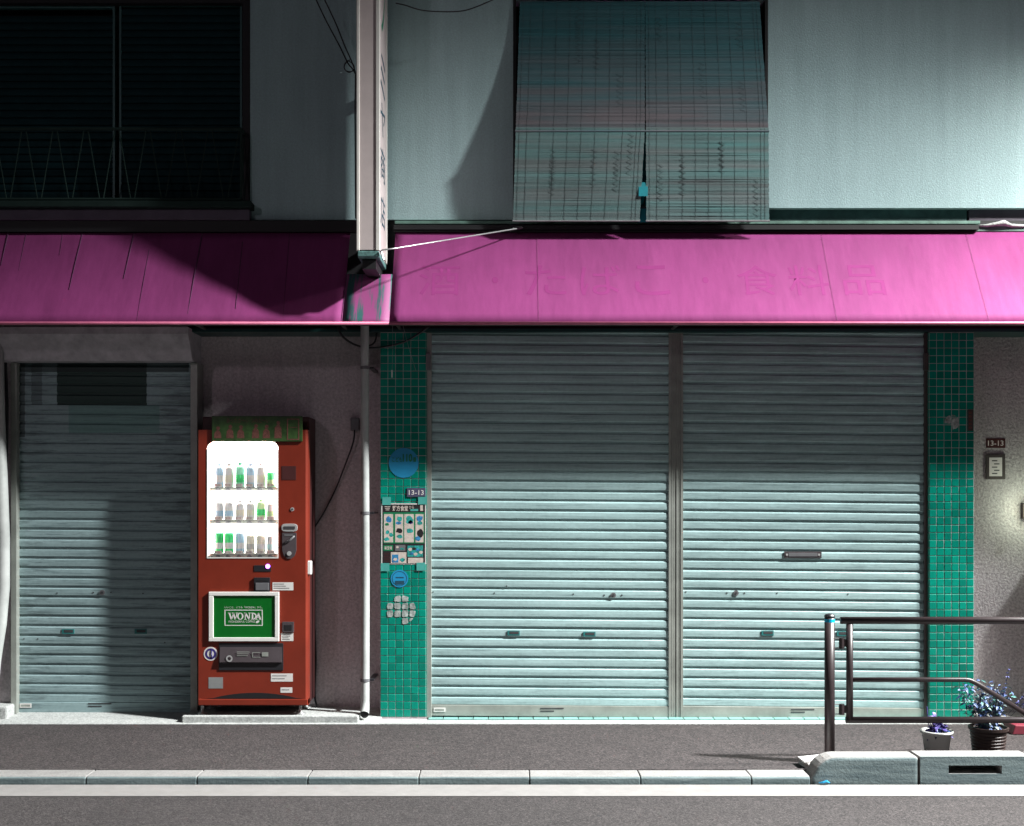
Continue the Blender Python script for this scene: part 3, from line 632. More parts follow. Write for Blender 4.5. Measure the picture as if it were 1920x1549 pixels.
cable([P(632,606,.05),P(640,628,.05),P(662,645,.03),P(690,652,.02),P(725,650,.02),P(765,638,.02),P(805,612,.02)],.0075,'thick black cable sagging in a loop below the awnings')
cable([P(683,606,-.04),P(683,640,-.04),P(692,648,-.04),P(703,640,-.04),P(706,618,-.04),P(700,604,-.04)],.006,'short black cable loop in front of the downpipe top')
cable([P(590,-6,.32),P(612,40,.3),P(636,85,.25),P(652,118,.22),P(660,128,.2),P(667,140,.12)],.0045,'black overhead wire nearest the dark window, ending in a knot')
cable([P(606,-6,.32),P(630,45,.3),P(646,85,.25),P(658,112,.22),P(663,125,.2),P(667,138,.12)],.0045,'black overhead wire next to the projecting sign')
cable([P(656,112,.21),P(646,122,.2),P(648,132,.2),P(660,134,.2),P(664,124,.21),P(652,114,.2),P(645,126,.21),P(654,136,.2),P(665,130,.2)],.0035,'tangled knot of wire beside the projecting sign')
cable([P(667,138,.12),P(666,200,.10),P(666.5,300,.09),P(667,410,.09)],.006,'black cable running down beside the projecting sign')
cable([P(742,6,.1),P(760,10,.12),P(790,19,.14),P(830,22,.16),P(870,20,.18),P(905,8,.2),P(940,-8,.22)],.004,'thin wire drooping across the top of the stucco between sign and blinds')
cable([P(736,606,.1),P(736,660,.1),P(735,700,.1)],.0012,'thin string hanging over the green tiles, straight',mat='threadl'); 
cable([P(755,608,.1),P(766,650,.1),P(780,696,.1)],.0012,'thin loose string hanging slanted over the green tiles',mat='threadl')
pb=MB().tube([P(735,694,.1),P(735,708,.1)],.005,6).build('pull_tab',M['paper']); tag(pb,'small pull tab at the end of a hanging string','pull tab')
ob_=MB().pbox(657,783,673,807,-.17,-.219).build('outlet_box',M['grey'],bevel=.006); tag(ob_,'grey outlet box on the dark wall beside the downpipe','outlet box')
cable([P(665,806,-.17),P(662,830,-.175),P(648,870,-.19),P(628,920,-.2),P(605,965,-.2),P(585,995,-.2)],.006,'black power cord running from the outlet box to the vending machine')
cable([P(590,1180,-.2),P(592,1240,-.2),P(590,1300,-.2),P(594,1326,-.18)],.007,'black cord hanging behind the lower back of the vending machine')
# pale curved pipe at the left edge
lp=thing('curved_pipe','pale bent pipe at the left edge beside the worn shutter','pipe',(PX(0,.05),-.05,.1))
MB().tube([P(-6,600,.05),P(-4,760,.05),P(2,900,.05),P(6,1010,.05),P(6,1100,.05),P(0,1170,.05),P(-10,1235,.05),P(-16,1300,.05),P(-18,1350,.03)],.042,14).build('pipe',M['pvc'],lp,smooth=True)
MB().tube([P(10,680,-.02),P(13,760,-.02),P(12,900,-.02),P(16,1000,-.02)],.012,8).build('conduit',M['blackp'],lp,smooth=True)

# ================================================================== VENDING MACHINE
VO=.12; VS=sc(VO)
vm=thing('vending_machine','red drinks vending machine with brightly lit display and green advert panel','vending machine',(PX(472,VO),0,.052))
vx0,vx1=PX(372,VO),PX(577,VO); vzb,vzt=PZ(1323,VO),PZ(806,VO)
MB().box(vx0+.006,vx1-.004,-VO+.085,.2185,vzb+.004,PZ(786,-.2)).build('cabinet',M['redd'],vm,bevel=.006)
D0,D1=-VO,-VO+.084            # door front, back
wx0,wx1,wz0,wz1=PX(388,VO),PX(522,VO),PZ(1047,VO),PZ(828,VO)
ch=.014
d=MB(); d.box(vx0,wx0,D0,D1,vzb,vzt); d.box(wx0,wx1,D0,D1,wz1,vzt); d.box(wx0,wx1,D0,D1,vzb,wz0)
d.prism([(wx1,D0),(vx1-ch,D0),(vx1,D0+ch*.8),(vx1,D1),(wx1,D1)],'z',vzb,vzt)
rr=15/VS
for s,cx in ((1,wx0),(-1,wx1)):    # rounded upper corners of the display
    arc=[(cx,wz1)]+[(cx+s*(rr-rr*math.sin(a)), wz1-rr+rr*math.cos(a)) for a in [R(15*k) for k in range(7)]]
    d.prism(arc,'y',D0,D0+.03)
door=d.build('door',M['red'],vm)
MB().box(PX(372,VO)-.0005,vx1,D0-.008,D1,PZ(1322,VO)-.001,PZ(1311,VO)).build('kick_lip',M['red'],door,bevel=.004)
arc=[(PX(386,VO),PZ(1310,VO))]+[(PX(400+ (556-400)*k/12,VO),PZ(1309-10*math.sin(math.pi*k/12)**.8,VO)) for k in range(13)]+[(PX(568,VO),PZ(1310,VO))]
MB().prism(arc,'y',D0-.0015,D0+.01).build('kick_recess',M['black'],door)
# lit display: white box, light tubes, glass
dsp=MB(); dsp.box(wx0,wx1,D1-.006,D1-.002,wz0,wz1)
disp=dsp.build('display_back',M['glow'],vm)
ln=MB(); ln.box(wx0,wx0+.003,D0+.031,D1-.007,wz0,wz1); ln.box(wx1-.003,wx1,D0+.031,D1-.007,wz0,wz1); ln.box(wx0+.004,wx1-.004,D0+.031,D1-.007,wz1-.003,wz1)
ln.build('display_lining',M['wht'],disp)
for xx in (wx0+.006,wx1-.006): MB().tube([(xx,D0+.02,wz0+.02),(xx,D0+.02,wz1-rr-.01)],.004,6).build('light_tube',M['tubeglow'],disp)
MB().tube([(wx0+rr,D0+.02,wz1-.008),(wx1-rr,D0+.02,wz1-.008)],.005,6).build('light_tube',M['tubeglow'],disp)
for yy_ in (838,922.5,984.5): MB().tube([(wx0+.02,D0+.0105,PZ(yy_,VO)),(wx1-.02,D0+.0105,PZ(yy_,VO))],.003,6).build('light_tube',M['tubeglow'],disp)
MB().box(wx0+.001,wx1-.001,D0+.004,D0+.006,wz0+.001,wz1-.001).build('display_glass',M['glass'],disp)
fr=MB(); e=.006
fr.box(wx0,wx0+e,D0-.003,D0+.003,wz0,wz1-rr); fr.box(wx1-e,wx1,D0-.003,D0+.003,wz0,wz1-rr); fr.box(wx0+e,wx1-e,D0-.003,D0+.003,wz0,wz0+.007)
fr.build('display_frame',M['wht'],disp)
rows=[(906,858,913,919),(968,930,973,981),(1029,990,1036,1045)]
cols=[407.5,426.5,447,466.5,486.5,506]
cols_m={}
def dm(k,c):
    if k not in cols_m: cols_m[k]=plain('drink_'+k,c,0.35,var=0.1)
    return cols_m[k]
DC={'pale':(.80,.80,.82),'sky':(.45,.68,.85),'green':(.06,.62,.20),'lime':(.52,.78,.45),'mint':(.30,.75,.55),'cream':(.82,.80,.70),'grey':(.5,.52,.52),'aqua':(.55,.82,.85)}
spec=[[('bottle','sky','pale',46),('bottle','pale','cream',46),('bottle','mint','green',48),('bottle','sky','pale',46),('bottle','pale','cream',46),('can','green','lime',29)],
      [('can','pale','sky',32),('can','pale','sky',32),('bottle','pale','cream',36),('bottle','pale','cream',36),('bottle','lime','green',38),('can','pale','lime',30)],
      [('can','green','pale',38),('can','green','pale',38),('can','sky','pale',38),('can','cream','grey',33),('can','cream','pale',33),('can','pale','aqua',32)]]
rowname=['top','middle','bottom']; ordn=['first','second','third','fourth','fifth','sixth']
for r,(yb,yt,ps,bs) in enumerate(rows):
    zs=PZ(yb,VO-.03)
    MB().box(wx0+.004,wx1-.004,D0+.0205,D1-.008,PZ(bs+3,VO),PZ(ps+1,VO)-.001).build('shelf',M['wht'],disp)
    MB().box(wx0+.004,wx1-.004,D0+.0185,D0+.0203,PZ(bs+2,VO),PZ(bs-6,VO)).build('button_strip',M['rail_al'],disp)
    for c,xc in enumerate(cols):
        X=PX(xc,VO)
        MB().box(X-.026,X+.026,D0+.0170,D0+.0180,PZ(bs-6.5,VO),PZ(bs-12,VO)).build('price_card',M['paper'],disp)
        textp('¥110' if r<2 else '¥120',xc-4,bs-11.5,xc+5,bs-7.5,VO-.0163,'price',M['redm'],disp)
        bt=MB().prism([(X+.017*math.cos(a),PZ(bs+1,VO)+.022*math.sin(a)) for a in [math.pi*k/8 for k in range(9)]],'y',D0+.0145,D0+.0184).build('button',M['grey'],disp)
        kind,bc,lc,h=spec[r][c]; H=h/VS; rad=.0310 if kind=='can' else .0300; cy=D0+.0520; zb=PZ(ps+1,VO)
        dr=thing('drink_'+kind,'%s sample %s, %s from the left on the %s shelf of the vending machine'%({'can':'small','bottle':'plastic'}[kind],kind,ordn[c],rowname[r]),kind,(X,cy,zb),'drink samples in the vending machine')
        if kind=='can': prof=[(rad*.85,0),(rad,.004),(rad,H-.006),(rad*.84,H)]
        else: prof=[(rad*.9,0),(rad,.004),(rad,H*.76),(rad*.9,H*.82),(rad*.45,H*.90),(rad*.45,H*.93),(rad*.55,H*.93),(rad*.55,H)]
        MB().lathe(prof,(X,cy,zb),14).build('body',dm(bc,DC[bc]),dr,smooth=False)
        MB().lathe([(rad+.0006,H*.2),(rad+.0006,H*.5)],(X,cy,zb),14).build('label_band',dm(lc,DC[lc]),dr)
# header board on top
tp=MB().pbox(397,780,567,828,VO+.012,VO+.001).build('header_board',M['topgreen'],vm,bevel=.003)
textp('あったか～い つめた～い',425,784,505,793,VO+.0135,'lettering',M['toppink'],tp)
for xc,yt in ((409,800),(432,797),(452,798),(480,796),(500,797),(522,790)):    # printed half figures
    c=P(xc,yt+3,VO+.0128); MB().disc((c.x,c.y,c.z),3.6/VS,.0006,12).build('printed_head',M['toppink'],tp)
    MB().prism([(PX(xc-7,VO),PZ(822,VO)),(PX(xc-6,VO),PZ(yt+12,VO)),(PX(xc-2,VO),PZ(yt+7,VO)),(PX(xc+2,VO),PZ(yt+7,VO)),(PX(xc+6,VO),PZ(yt+12,VO)),(PX(xc+7,VO),PZ(822,VO))],'y',-VO-.0126,-VO-.0121).build('printed_figure',M['toppink'],tp)
for a in ((538,785,561,787),(538,823,561,825),(538,787,540,823),(559,787,561,823),(543,801,557,802)): MB().pbox(*a,VO+.0132,VO+.0121).build('printed_frame',M['toppink'],tp)
# controls
def ctl(name,mat,x0,y0,x1,y1,t_,par=None,bv=.002,off=0): return MB().pbox(x0,y0,x1,y1,VO+t_,VO+off+.0002).build(name,mat,par or door,bevel=bv)
ctl('speaker_plate',M['redd'],528,874,555,900,.002)
c=P(548,955,VO+.004); kl=MB().disc((c.x,c.y,c.z),3.6/VS,.004,14).build('door_lock',M['chrome'],door); MB().disc((c.x,c.y-.001,c.z),1.8/VS,.001,10).build('keyhole',M['ink'],kl)
cs=MB().prism([(PX(543,VO)+15/VS*math.copysign(abs(math.cos(a))**.5,math.cos(a)),PZ(989.5,VO)+7.5/VS*math.copysign(abs(math.sin(a))**.6,math.sin(a))) for a in [2*math.pi*k/24 for k in range(24)]],'y',D0-.008,D0-.0003).build('coin_slot',M['chrome'],door,bevel=.002)
MB().pbox(532,987,553,992,VO+.0105,VO+.0085).build('slot_window',M['ink'],cs)
prof=[(PX(529,VO),PZ(999,VO)),(PX(556,VO),PZ(999,VO)),(PX(556,VO),PZ(1032,VO)),(PX(553,VO),PZ(1042,VO)),(PX(546,VO),PZ(1048,VO)),(PX(539,VO),PZ(1048,VO)),(PX(532,VO),PZ(1042,VO)),(PX(529,VO),PZ(1032,VO))]
cpn=MB().prism(prof,'y',D0-.006,D0-.0003).build('coin_panel',M['flap'],door,bevel=.002)
MB().tube([P(534,1017,VO+.012),P(544,1013,VO+.014),P(552,1005,VO+.013)],.006,8).build('return_lever',M['grey'],cpn,smooth=True)
c=P(542,1038,VO+.011); MB().disc((c.x,c.y,c.z),4.2/VS,.005,14).build('panel_lock',M['chrome'],cpn)
MB().pbox(533,1002,549,1005,VO+.0075,VO+.0062).build('print',M['grey'],cpn)
ld=ctl('price_display',M['blackp'],476,1060,508,1072,.003); c=P(502,1062,VO+.006); MB().disc((c.x,c.y,c.z),4.2/VS,.002,12).build('indicator_light',M['led'],ld)
bs_=ctl('note_slot',M['blackp'],476,1083,506,1109,.012); MB().pbox(479,1093,504,1107,VO+.017,VO+.0125).build('note_tray',M['grey'],bs_,bevel=.003); MB().pbox(481,1088,502,1090,VO+.0132,VO+.0122).build('slot',M['black'],bs_)
def lab(x0,y0,x1,y1,mat='paper',lines=3,par=None):
    q=ctl('notice_label',M[mat],x0,y0,x1,y1,.0012,par,0)
    for k in range(lines):
        yy=y0+(y1-y0)*(k+.8)/(lines+.8); MB().pbox(x0+2,yy-.6,x0+(x1-x0)*random.uniform(.55,.85),yy+.6,VO+.0018,VO+.0013).build('print',M['grey'],q)
    return q
lab(511,1092,550,1107); lab(527,1187,550,1202,lines=4); lab(508,1263,549,1278,lines=2); lab(526,1289,548,1299,lines=1); lab(391,1270,418,1291,'steel',0)
ctl('coin_return',M['flap'],529,1166,551,1186,.008); MB().pbox(533,1172,547,1182,VO+.0095,VO+.0082).build('coin_cup',M['black'],door)
# advert panel
ap=MB(); 
for a in ((391,1110,523,1117.5),(391,1195.5,523,1203),(391,1117.5,400,1195.5),(515,1117.5,523,1195.5)): ap.pbox(*a,VO+.016,VO+.0005)
af=ap.build('advert_frame',M['wht'],vm,bevel=.003)
adp=MB().pbox(400,1117.5,515,1195.5,VO+.008,VO+.0006).build('advert_sheet',M['adgreen'],af)
OA=VO+.0088
bx=MB()
for a in ((421,1143.4,492.5,1144.8),(421,1172,492.5,1173.4),(421,1144.8,422.6,1172),(490.9,1144.8,492.5,1172)): bx.pbox(*a,OA,OA-.0006)
bx.build('advert_border',M['paper'],af)
# slab-serif capitals drawn stroke by stroke
def stroke(mb,x0,y0,x1,y1,w_):
    a=Vector((x0,y0)); b_=Vector((x1,y1)); n=(b_-a).normalized(); n=Vector((-n.y,n.x))*w_/2
    mb.add([P(a.x+n.x,a.y+n.y,OA),P(b_.x+n.x,b_.y+n.y,OA),P(b_.x-n.x,b_.y-n.y,OA),P(a.x-n.x,a.y-n.y,OA)],[(0,1,2,3)])
def serif_word():
    T,Bm=1149.5,1161.5
    def L(): return MB()
    w_=L(); stroke(w_,430,T,434,Bm,3); stroke(w_,434.4,Bm,438,T,1.6); stroke(w_,437.4,T,441,Bm,3); stroke(w_,441.4,Bm,444.5,T,1.5)
    for x in (430,437,444.5): stroke(w_,x-2.6,T,x+2.4,T,1.1)
    o_=L(); n=20
    vs=[];fs=[]
    for k in range(n):
        a=2*math.pi*k/n; vs+= [P(450.5+6*math.cos(a),1155.5+6.6*math.sin(a),OA),P(450.5+3.1*math.cos(a),1155.5+5.3*math.sin(a),OA)]
    for k in range(n): j=(k+1)%n; fs.append((2*k,2*k+1,2*j+1,2*j))
    o_.add(vs,fs)
    n_=L(); stroke(n_,460,T,460,Bm,1.7); stroke(n_,460,T,467.5,Bm,3); stroke(n_,467.8,T,467.8,Bm,1.7)
    for x,y in ((459.5,T),(460,Bm),(467.8,T)): stroke(n_,x-2.3,y,x+2.3,y,1.1)
    d_=L(); stroke(d_,473.5,T,473.5,Bm,2.8); stroke(d_,471,T,475,T,1.1); stroke(d_,471,Bm,475,Bm,1.1)
    pts=[(474.5+5.6*math.sin(math.pi*k/8),1155.5-5.5*math.cos(math.pi*k/8)) for k in range(9)]
    for a,b_ in zip(pts[:-1],pts[1:]): stroke(d_,a[0],a[1],b_[0],b_[1],1.9+1.0*math.sin(math.pi*(pts.index(a)+.5)/8))
    a_=L(); stroke(a_,480.6,Bm,484.2,T,1.5); stroke(a_,484,T,488,Bm,3); stroke(a_,482,1157.6,486.3,1157.6,1.1); stroke(a_,478.8,Bm,482.6,Bm,1.1); stroke(a_,485.3,Bm,490,Bm,1.1)
    for q in (w_,o_,n_,d_,a_): q.build('letter',M['paper'],af)
serif_word()
textp('WONDERFUL COFFEE',428,1163.6,478,1167.6,OA,'lettering',M['paper'],af)
textp('いいこと、いつも「WONDA」から。',421,1136.5,492,1141,OA,'lettering',M['paper'],af)
c=P(483,1166,OA); MB().prism([(c.x+3.4/VS*math.cos(a)+.6/VS*math.sin(a),c.z+2.4/VS*math.sin(a)+.9/VS*math.cos(a)) for a in [2*math.pi*k/14 for k in range(14)]],'y',c.y,c.y+.0004).build('bean_mark',M['paper'],af)
# delivery flap
fl=ctl('delivery_bay',M['blackp'],410,1206,531,1257,.006); fp=MB().prism([(-VO-.008,PZ(1213,VO)),(-VO-.020,PZ(1241,VO)),(-VO-.0065,PZ(1243,VO)),(-VO-.0063,PZ(1213,VO))],'x',PX(413,VO),PX(529,VO)).build('flap',M['flap'],fl)
for x0,y0,x1,y1 in ((444,1222,468,1223.2),(444,1225.5,466,1226.5),(444,1229,464,1230),(473,1223,488,1224),(473,1232,488,1233),(473,1224,474,1232),(491,1223,503,1231)): MB().pbox(x0,y0,x1,y1,VO+.0185,VO+.0175).build('print',M['rail_al'],fl)
c=P(430,1235,VO+.022); MB().ring(c,3.5/VS,6.2/VS,0,16).build('pull_ring',M['chrome'],fl)
# handle, feet
hd=MB().box(PX(570,VO),PX(583,VO),D0+.01,D0+.055,PZ(1078,VO),PZ(1052,VO)).build('lock_handle',M['wht'],vm,bevel=.006)
for x in (379,563):
    X=PX(x,VO-.05); ft=MB().lathe([(.036,0),(.034,.006),(.012,.014),(.010,.05),(.010,.075)],(X,-VO+.06,.0525),12).build('foot',M['steel'],vm,smooth=True)
    MB().lathe([(.022,.06),(.022,.072)],(X,-VO+.06,.0525),8).build('foot_plate',M['steel'],vm)
    MB().lathe([(.036,0),(.034,.006),(.012,.014),(.010,.05),(.010,.075)],(X,.16,.0525),12).build('foot',M['steel'],vm,smooth=True)
# round sticker
rs=thing('round_sticker','round white and navy sticker on the lower front of the vending machine','sticker',P(395,1226,VO+.001))
c=P(395,1226,VO+.0016); MB().disc((c.x,c.y,c.z),13/VS,.001,26).build('backing',M['paper'],rs); MB().ring((c.x,c.y-.0006,c.z),6.6/VS,10.4/VS,0,26).build('navy_ring',M['stnavy'],rs)
MB().tube([P(397,1218,VO+.003),P(396,1226,VO+.003),P(398,1233,VO+.003)],.004,6).build('printed_figure',M['stnavy'],rs)

# ================================================================== THINGS STUCK ON THE PILLARS
TO=.0045
def sticker(name,label,x,y,r,mat,o=TO): 
    e=thing(name,label,'sticker',P(x,y,o)); c=P(x,y,o+.001); MB().disc((c.x,c.y,c.z),r/sc(0),.001,32).build('backing',M[mat],e); return e
s=sticker('round_sticker','large round blue sticker with green lettering on the left tiled pillar',757,868,28,'sky_st')
textp('こども',735,857,754,866,TO+.0016,'lettering',M['stgreen'],s,.02); textp('110',755,851,773,866,TO+.0016,'lettering',M['stgreen'],s,.03); textp('番',774,857,781,866,TO+.0016,'lettering',M['stgreen'],s,.02)
s=sticker('round_sticker','small round blue sticker below the poster on the left tiled pillar',749,1085,16.5,'sky_st')
MB().pbox(742,1082,757,1084,TO+.0017,TO+.0012).build('print',M['navy'],s); MB().pbox(741,1089,758,1096,TO+.0017,TO+.0012).build('print',M['navy'],s)
c=P(749,1085,TO+.0016); MB().ring(c,13/sc(0),14/sc(0),0,28).build('print_ring',M['navy'],s)
M['oldpaper']=plain('old_paper',(0.36,0.40,0.385),0.8,var=.5,scale=28)
def torn(label,cx,cy,r,cells,mat='oldpaper'):
    e=thing('torn_sticker',label,'sticker',P(cx,cy,TO))
    mb=MB(); rnd=random.Random(5)
    for (x0,y0,x1,y1) in cells:
        poly=[]
        for k in range(20):   # rounded scrap clipped to the circle
            a=2*math.pi*k/20; ux,uy=math.cos(a),math.sin(a); m_=max(abs(ux),abs(uy)); j=rnd.uniform(.82,1.0)
            px=(x0+x1)/2+(x1-x0)/2*ux/m_*j; py=(y0+y1)/2+(y1-y0)/2*uy/m_*j
            dd=math.hypot(px-cx,py-cy)
            if dd>r: px,py=cx+(px-cx)*r/dd,cy+(py-cy)*r/dd
            poly.append((PX(px,TO),PZ(py,TO)))
        mb2=MB().prism(poly,'y',-TO-.0012,-TO-.0002); mb2.build('paper_scrap',M[mat],e)
    return e
pw=86/6; gx=[713+pw*k for k in range(7)]
cells=[]
for r_ in range(4):
    for c_ in range(4):
        cells.append((725+c_*14.2,1116+r_*14.2,725+c_*14.2+12.6,1116+r_*14.2+12.6))
torn('remains of a torn round white sticker low on the left tiled pillar',752,1144,27.5,[c for i,c in enumerate(cells) if i not in (0,3,12,13)])
torn('remains of a torn white sticker high on the right tiled pillar',1785,792,14,[(1771,778,1783.5,795),(1784.5,783,1798,806),(1785,778,1792,781)])
def plate(label,x0,y0,x1,y1,o,mat,body,bm_='paper'):
    e=thing('number_plate',label,'plate',P((x0+x1)/2,y1,o)); MB().pbox(x0,y0,x1,y1,o+.004,o+.0003).build('plate',M[mat],e,bevel=.001); textp(body,x0+3.5,y0+4,x1-3.5,y1-4,o+.0047,'lettering',M[bm_],e,.01)
plate('purple number plate above the poster on the left tiled pillar',763,915,798,932,TO,'plate','13-13')
plate('dark number plate on the rough wall at the far right',1849,822,1885,840,-.25,'redd','13-13')
e=thing('nameplate','small grey framed notice below the dark number plate at the far right','notice',P(1867,900,-.25))
MB().pbox(1849,852,1885,899,-.235,-.2497).build('frame',M['rail_dk'],e,bevel=.002); MB().pbox(1855,858,1879,893,-.233,-.2348).build('sheet',M['paper'],e)
for k in range(5): MB().pbox(1860+k%2*4,863+k*6,1870+k%2*4,865+k*6,-.2322,-.2329).build('print',M['ink'],e)
e=thing('nameplate','narrow vertical plate at the edge of the right tiled pillar','plate',P(1819,808,TO)); MB().pbox(1814,768,1825,808,TO+.003,TO+.0002).build('plate',M['rail_dk'],e)
for k in range(5): MB().pbox(1817,772+k*7,1822,776+k*7,TO+.0038,TO+.0032).build('print',M['toppink'],e)
# food poster
e=thing('poster','black and green food poster taped to the left tiled pillar','poster',P(756,1058,TO))
MB().pbox(715,944,799,1058,TO+.001,TO+.0002).build('sheet',M['paper'],e)
def pp(name,mat,x0,y0,x1,y1,k=1): return MB().pbox(x0,y0,x1,y1,TO+.001+.0004*k,TO+.001+.0004*k-.00035).build(name,M[mat],e)
pp('print_ground','pblack',717,946,797,1057); pp('print_panel','pgreen',719,960.5,796,1019,2)
textp('野方食堂',736,948,765,958.5,TO+.0024,'lettering',M['pcream'],e,.02); pp('print_badge','tape',769.5,954.5,784,958.5,2); pp('print_photo','pcream',788,947,793,958,2)
textp('から',767,948,776,954,TO+.0024,'lettering',M['pcream'],e,.01)
for x0,x1 in ((720,737),(741,756),(758,776),(779,794)): pp('print_photo','pcream',x0,964,x1,1017,3)
rnd=random.Random(11)
def blob(cx,cy,rx,ry,mat,k=4):
    pts=[]; o=TO+.001+.0004*k
    ph=[rnd.uniform(.75,1.1) for _ in range(12)]
    for i in range(12):
        a=2*math.pi*i/12; pts.append((PX(cx+rx*ph[i]*math.cos(a),o),PZ(cy+ry*ph[i]*math.sin(a),o)))
    MB().prism(pts,'y',-o,-o+.0003).build('print_food',M[mat],e)
for cx,cy,rx,ry,mt in ((729,974,6,6,'pblue'),(726,983,4,3,'pgreen'),(727,998,4,4,'pteal'),(733,1003,4,4,'pteal'),(725,1011,5,4,'pteal'),(749,973,6,5,'pteal'),(747,981,6,3,'pblue'),(749,995,7,5,'pblack'),(750,1006,6,4,'pteal'),
    (768,975,7,8,'pteal'),(770,979,5,4,'stnavy'),(768,995,7,5,'pteal'),(787,972,6,6,'pblue'),(787,981,5,4,'pteal'),(788,1000,6,8,'pblack'),(784,1010,5,5,'pblue')): blob(cx,cy,rx,ry,mt)
for yy,xx in ((990,758),): pass
pp('print_badge','pgreen',719,1022,737,1033,2); textp('新登場',721,1024,735,1031,TO+.0024,'lettering',M['pcream'],e,.01)
pp('print_photo','pcream',733,1035.5,762,1056,2); pp('print_photo','pblue',735,1040,747,1055,3); blob(741,1049,4,3,'pcream'); blob(755,1050,5,4,'pteal')
pp('print_photo','pteal',764,1023,793,1044,2); 
for cx,cy,mt in ((769,1030,'pcream'),(776,1029,'pblack'),(783,1031,'pblue'),(789,1036,'pcream'),(772,1038,'pblue'),(779,1039,'pcream')): blob(cx,cy,4,3,mt)
pp('print_box','pcream',765,1046,793.5,1056,2); pp('print_photo','grey',741,1022,760,1033,2); blob(745,1026,3,2,'pcream'); blob(754,1029,4,2,'pteal')
for k in range(6): pp('print_line','redd',720,1037+k*3,731,1038.2+k*3,2)
for k in range(3): pp('print_line','pcream',721+k,949.5+k*3,732-k,950.7+k*3,2)
for x0,y0 in ((717,932),(784,931),(714,1056),(781,1055)):
    tpz=MB().pbox(x0,y0,x0+16,y0+15,TO+.004,TO+.0034).build('tape',M['tape'],e)

# ================================================================== GUARD FENCE, POTS
GO=1.30; GS=sc(GO)
gf=thing('guard_fence','dark brown tubular guard fence with blue banded post behind the raised kerb','fence',(PX(1555,GO),-GO,0))
X=PX(1555.5,GO); pst=MB().tube([(X,-GO,0),(X,-GO,PZ(1158,GO))],.0285,20).build('post',M['brown'],gf,smooth=True)
MB().lathe([(.0295,0),(.0295,.010),(.024,.018),(.008,.023)],(X,-GO,PZ(1158,GO)),20).build('post_cap',M['blackp'],pst,smooth=False)
MB().lathe([(.0291,0),(.0291,.018)],(X,-GO,PZ(1166.5,GO)),20).build('blue_band',M['cyan'],pst)
def pipe(name,pts,r): return MB().tube([P(x,y,GO) for x,y in pts],r,14).build(name,M['brown'],gf,smooth=True)
pipe('top_rail',[(1576,1163.5),(2330,1163.5)],.0205); pipe('upright',[(1593,1170),(1593,1350)],.0195); pipe('bottom_rail',[(1586,1350),(2330,1350)],.0185)
pipe('middle_rail',[(1597,1274.5),(1780,1274.5),(1808,1274.5),(1818,1275.6),(1828,1280),(1838,1285.5),(1935,1346)],.0135); pipe('upright',[(2310,1170),(2310,1350)],.0195)
X2=PX(2345,GO); MB().tube([(X2,-GO,0),(X2,-GO,PZ(1158,GO))],.0285,20).build('post',M['brown'],gf,smooth=True)
for y in (1206,1330):
    hz=MB().tube([P(1578,y-10,GO),P(1578,y+10,GO)],.016,10).build('hinge',M['brown'],gf); MB().pbox(1577,y-7,1590,y+7,GO+.006,GO-.006).build('hinge_plate',M['brown'],hz); MB().pbox(1563,y-10,1578,y-8,GO+.004,GO-.004).build('hinge_pin',M['steel'],hz); MB().pbox(1563,y+8,1578,y+10,GO+.004,GO-.004).build('hinge_pin',M['steel'],hz)

def leaf(mb,base,dir_,L,W_,droop,roll):
    d_=Vector(dir_).normalized(); sd=d_.cross(Vector((0,0,1))); sd=sd.normalized() if sd.length>1e-3 else Vector((1,0,0)); up=sd.cross(d_); sd=(sd*math.cos(roll)+up*math.sin(roll)); b0=Vector(base)
    c=[]; 
    for f,wf in ((0,.12),(.3,.85),(.6,1),(.85,.55),(1,.04)):
        p=b0+d_*L*f+Vector((0,0,-droop*L*f*f)); c.append((p-sd*W_*wf/2+up*W_*wf*.18,p,p+sd*W_*wf/2+up*W_*wf*.18))
    vs=[v for t_ in c for v in t_]; fs=[]
    for i in range(4): fs += [(3*i,3*i+1,3*i+4,3*i+3),(3*i+1,3*i+2,3*i+5,3*i+4)]
    mb.add(vs,fs)
def pot(label,plabel,x,yrim,o,rtop,rbot,h,mat,ribs=0):
    c=Vector((PX(x,o),-o,0)); e=thing('flower_pot',label,'flower pot',c)
    prof=[(rbot,0)]
    if ribs:
        for k in range(ribs): f=(k+.2)/ribs; r=rbot+(rtop-rbot)*f; prof+=[(r,f*h*.86),(r+.003,(f+.3/ribs)*h*.86),(r+.003,(f+.55/ribs)*h*.86),(r,(f+.75/ribs)*h*.86)]
    prof+=[(rtop*.97,h*.88),(rtop*1.1,h*.90),(rtop*1.12,h),(rtop*1.02,h),(rtop*.98,h*.93),(rtop*.9,h*.90)]
    MB().lathe(prof,c,32).build('pot',M[mat],e,smooth=not ribs); MB().lathe([(rtop*.97,h*.87),(rtop*.95,h*.91)],c,24).build('soil',M['soil'],e)
    return c
c=pot('white plastic flower pot behind the raised kerb',None,1756,1371,1.12,.083,.064,.150,'potw')
rnd=random.Random(4)
pl=thing('potted_plant','low violet leaved plant growing in the white pot','plant',(c.x,c.y,.13))
mb=MB(); mb2=MB()
for k in range(70):
    a=rnd.uniform(0,2*math.pi); el=rnd.uniform(.1,1.3); b0=(c.x+.03*math.cos(a)*rnd.random(),c.y+.03*math.sin(a)*rnd.random(),.132+rnd.uniform(0,.09)*math.sin(el)); leaf(mb if k%5 else mb2,b0,(math.cos(a)*math.cos(el),math.sin(a)*math.cos(el),math.sin(el)),rnd.uniform(.04,.085),rnd.uniform(.022,.04),rnd.uniform(.2,.9),rnd.uniform(-.6,.6))
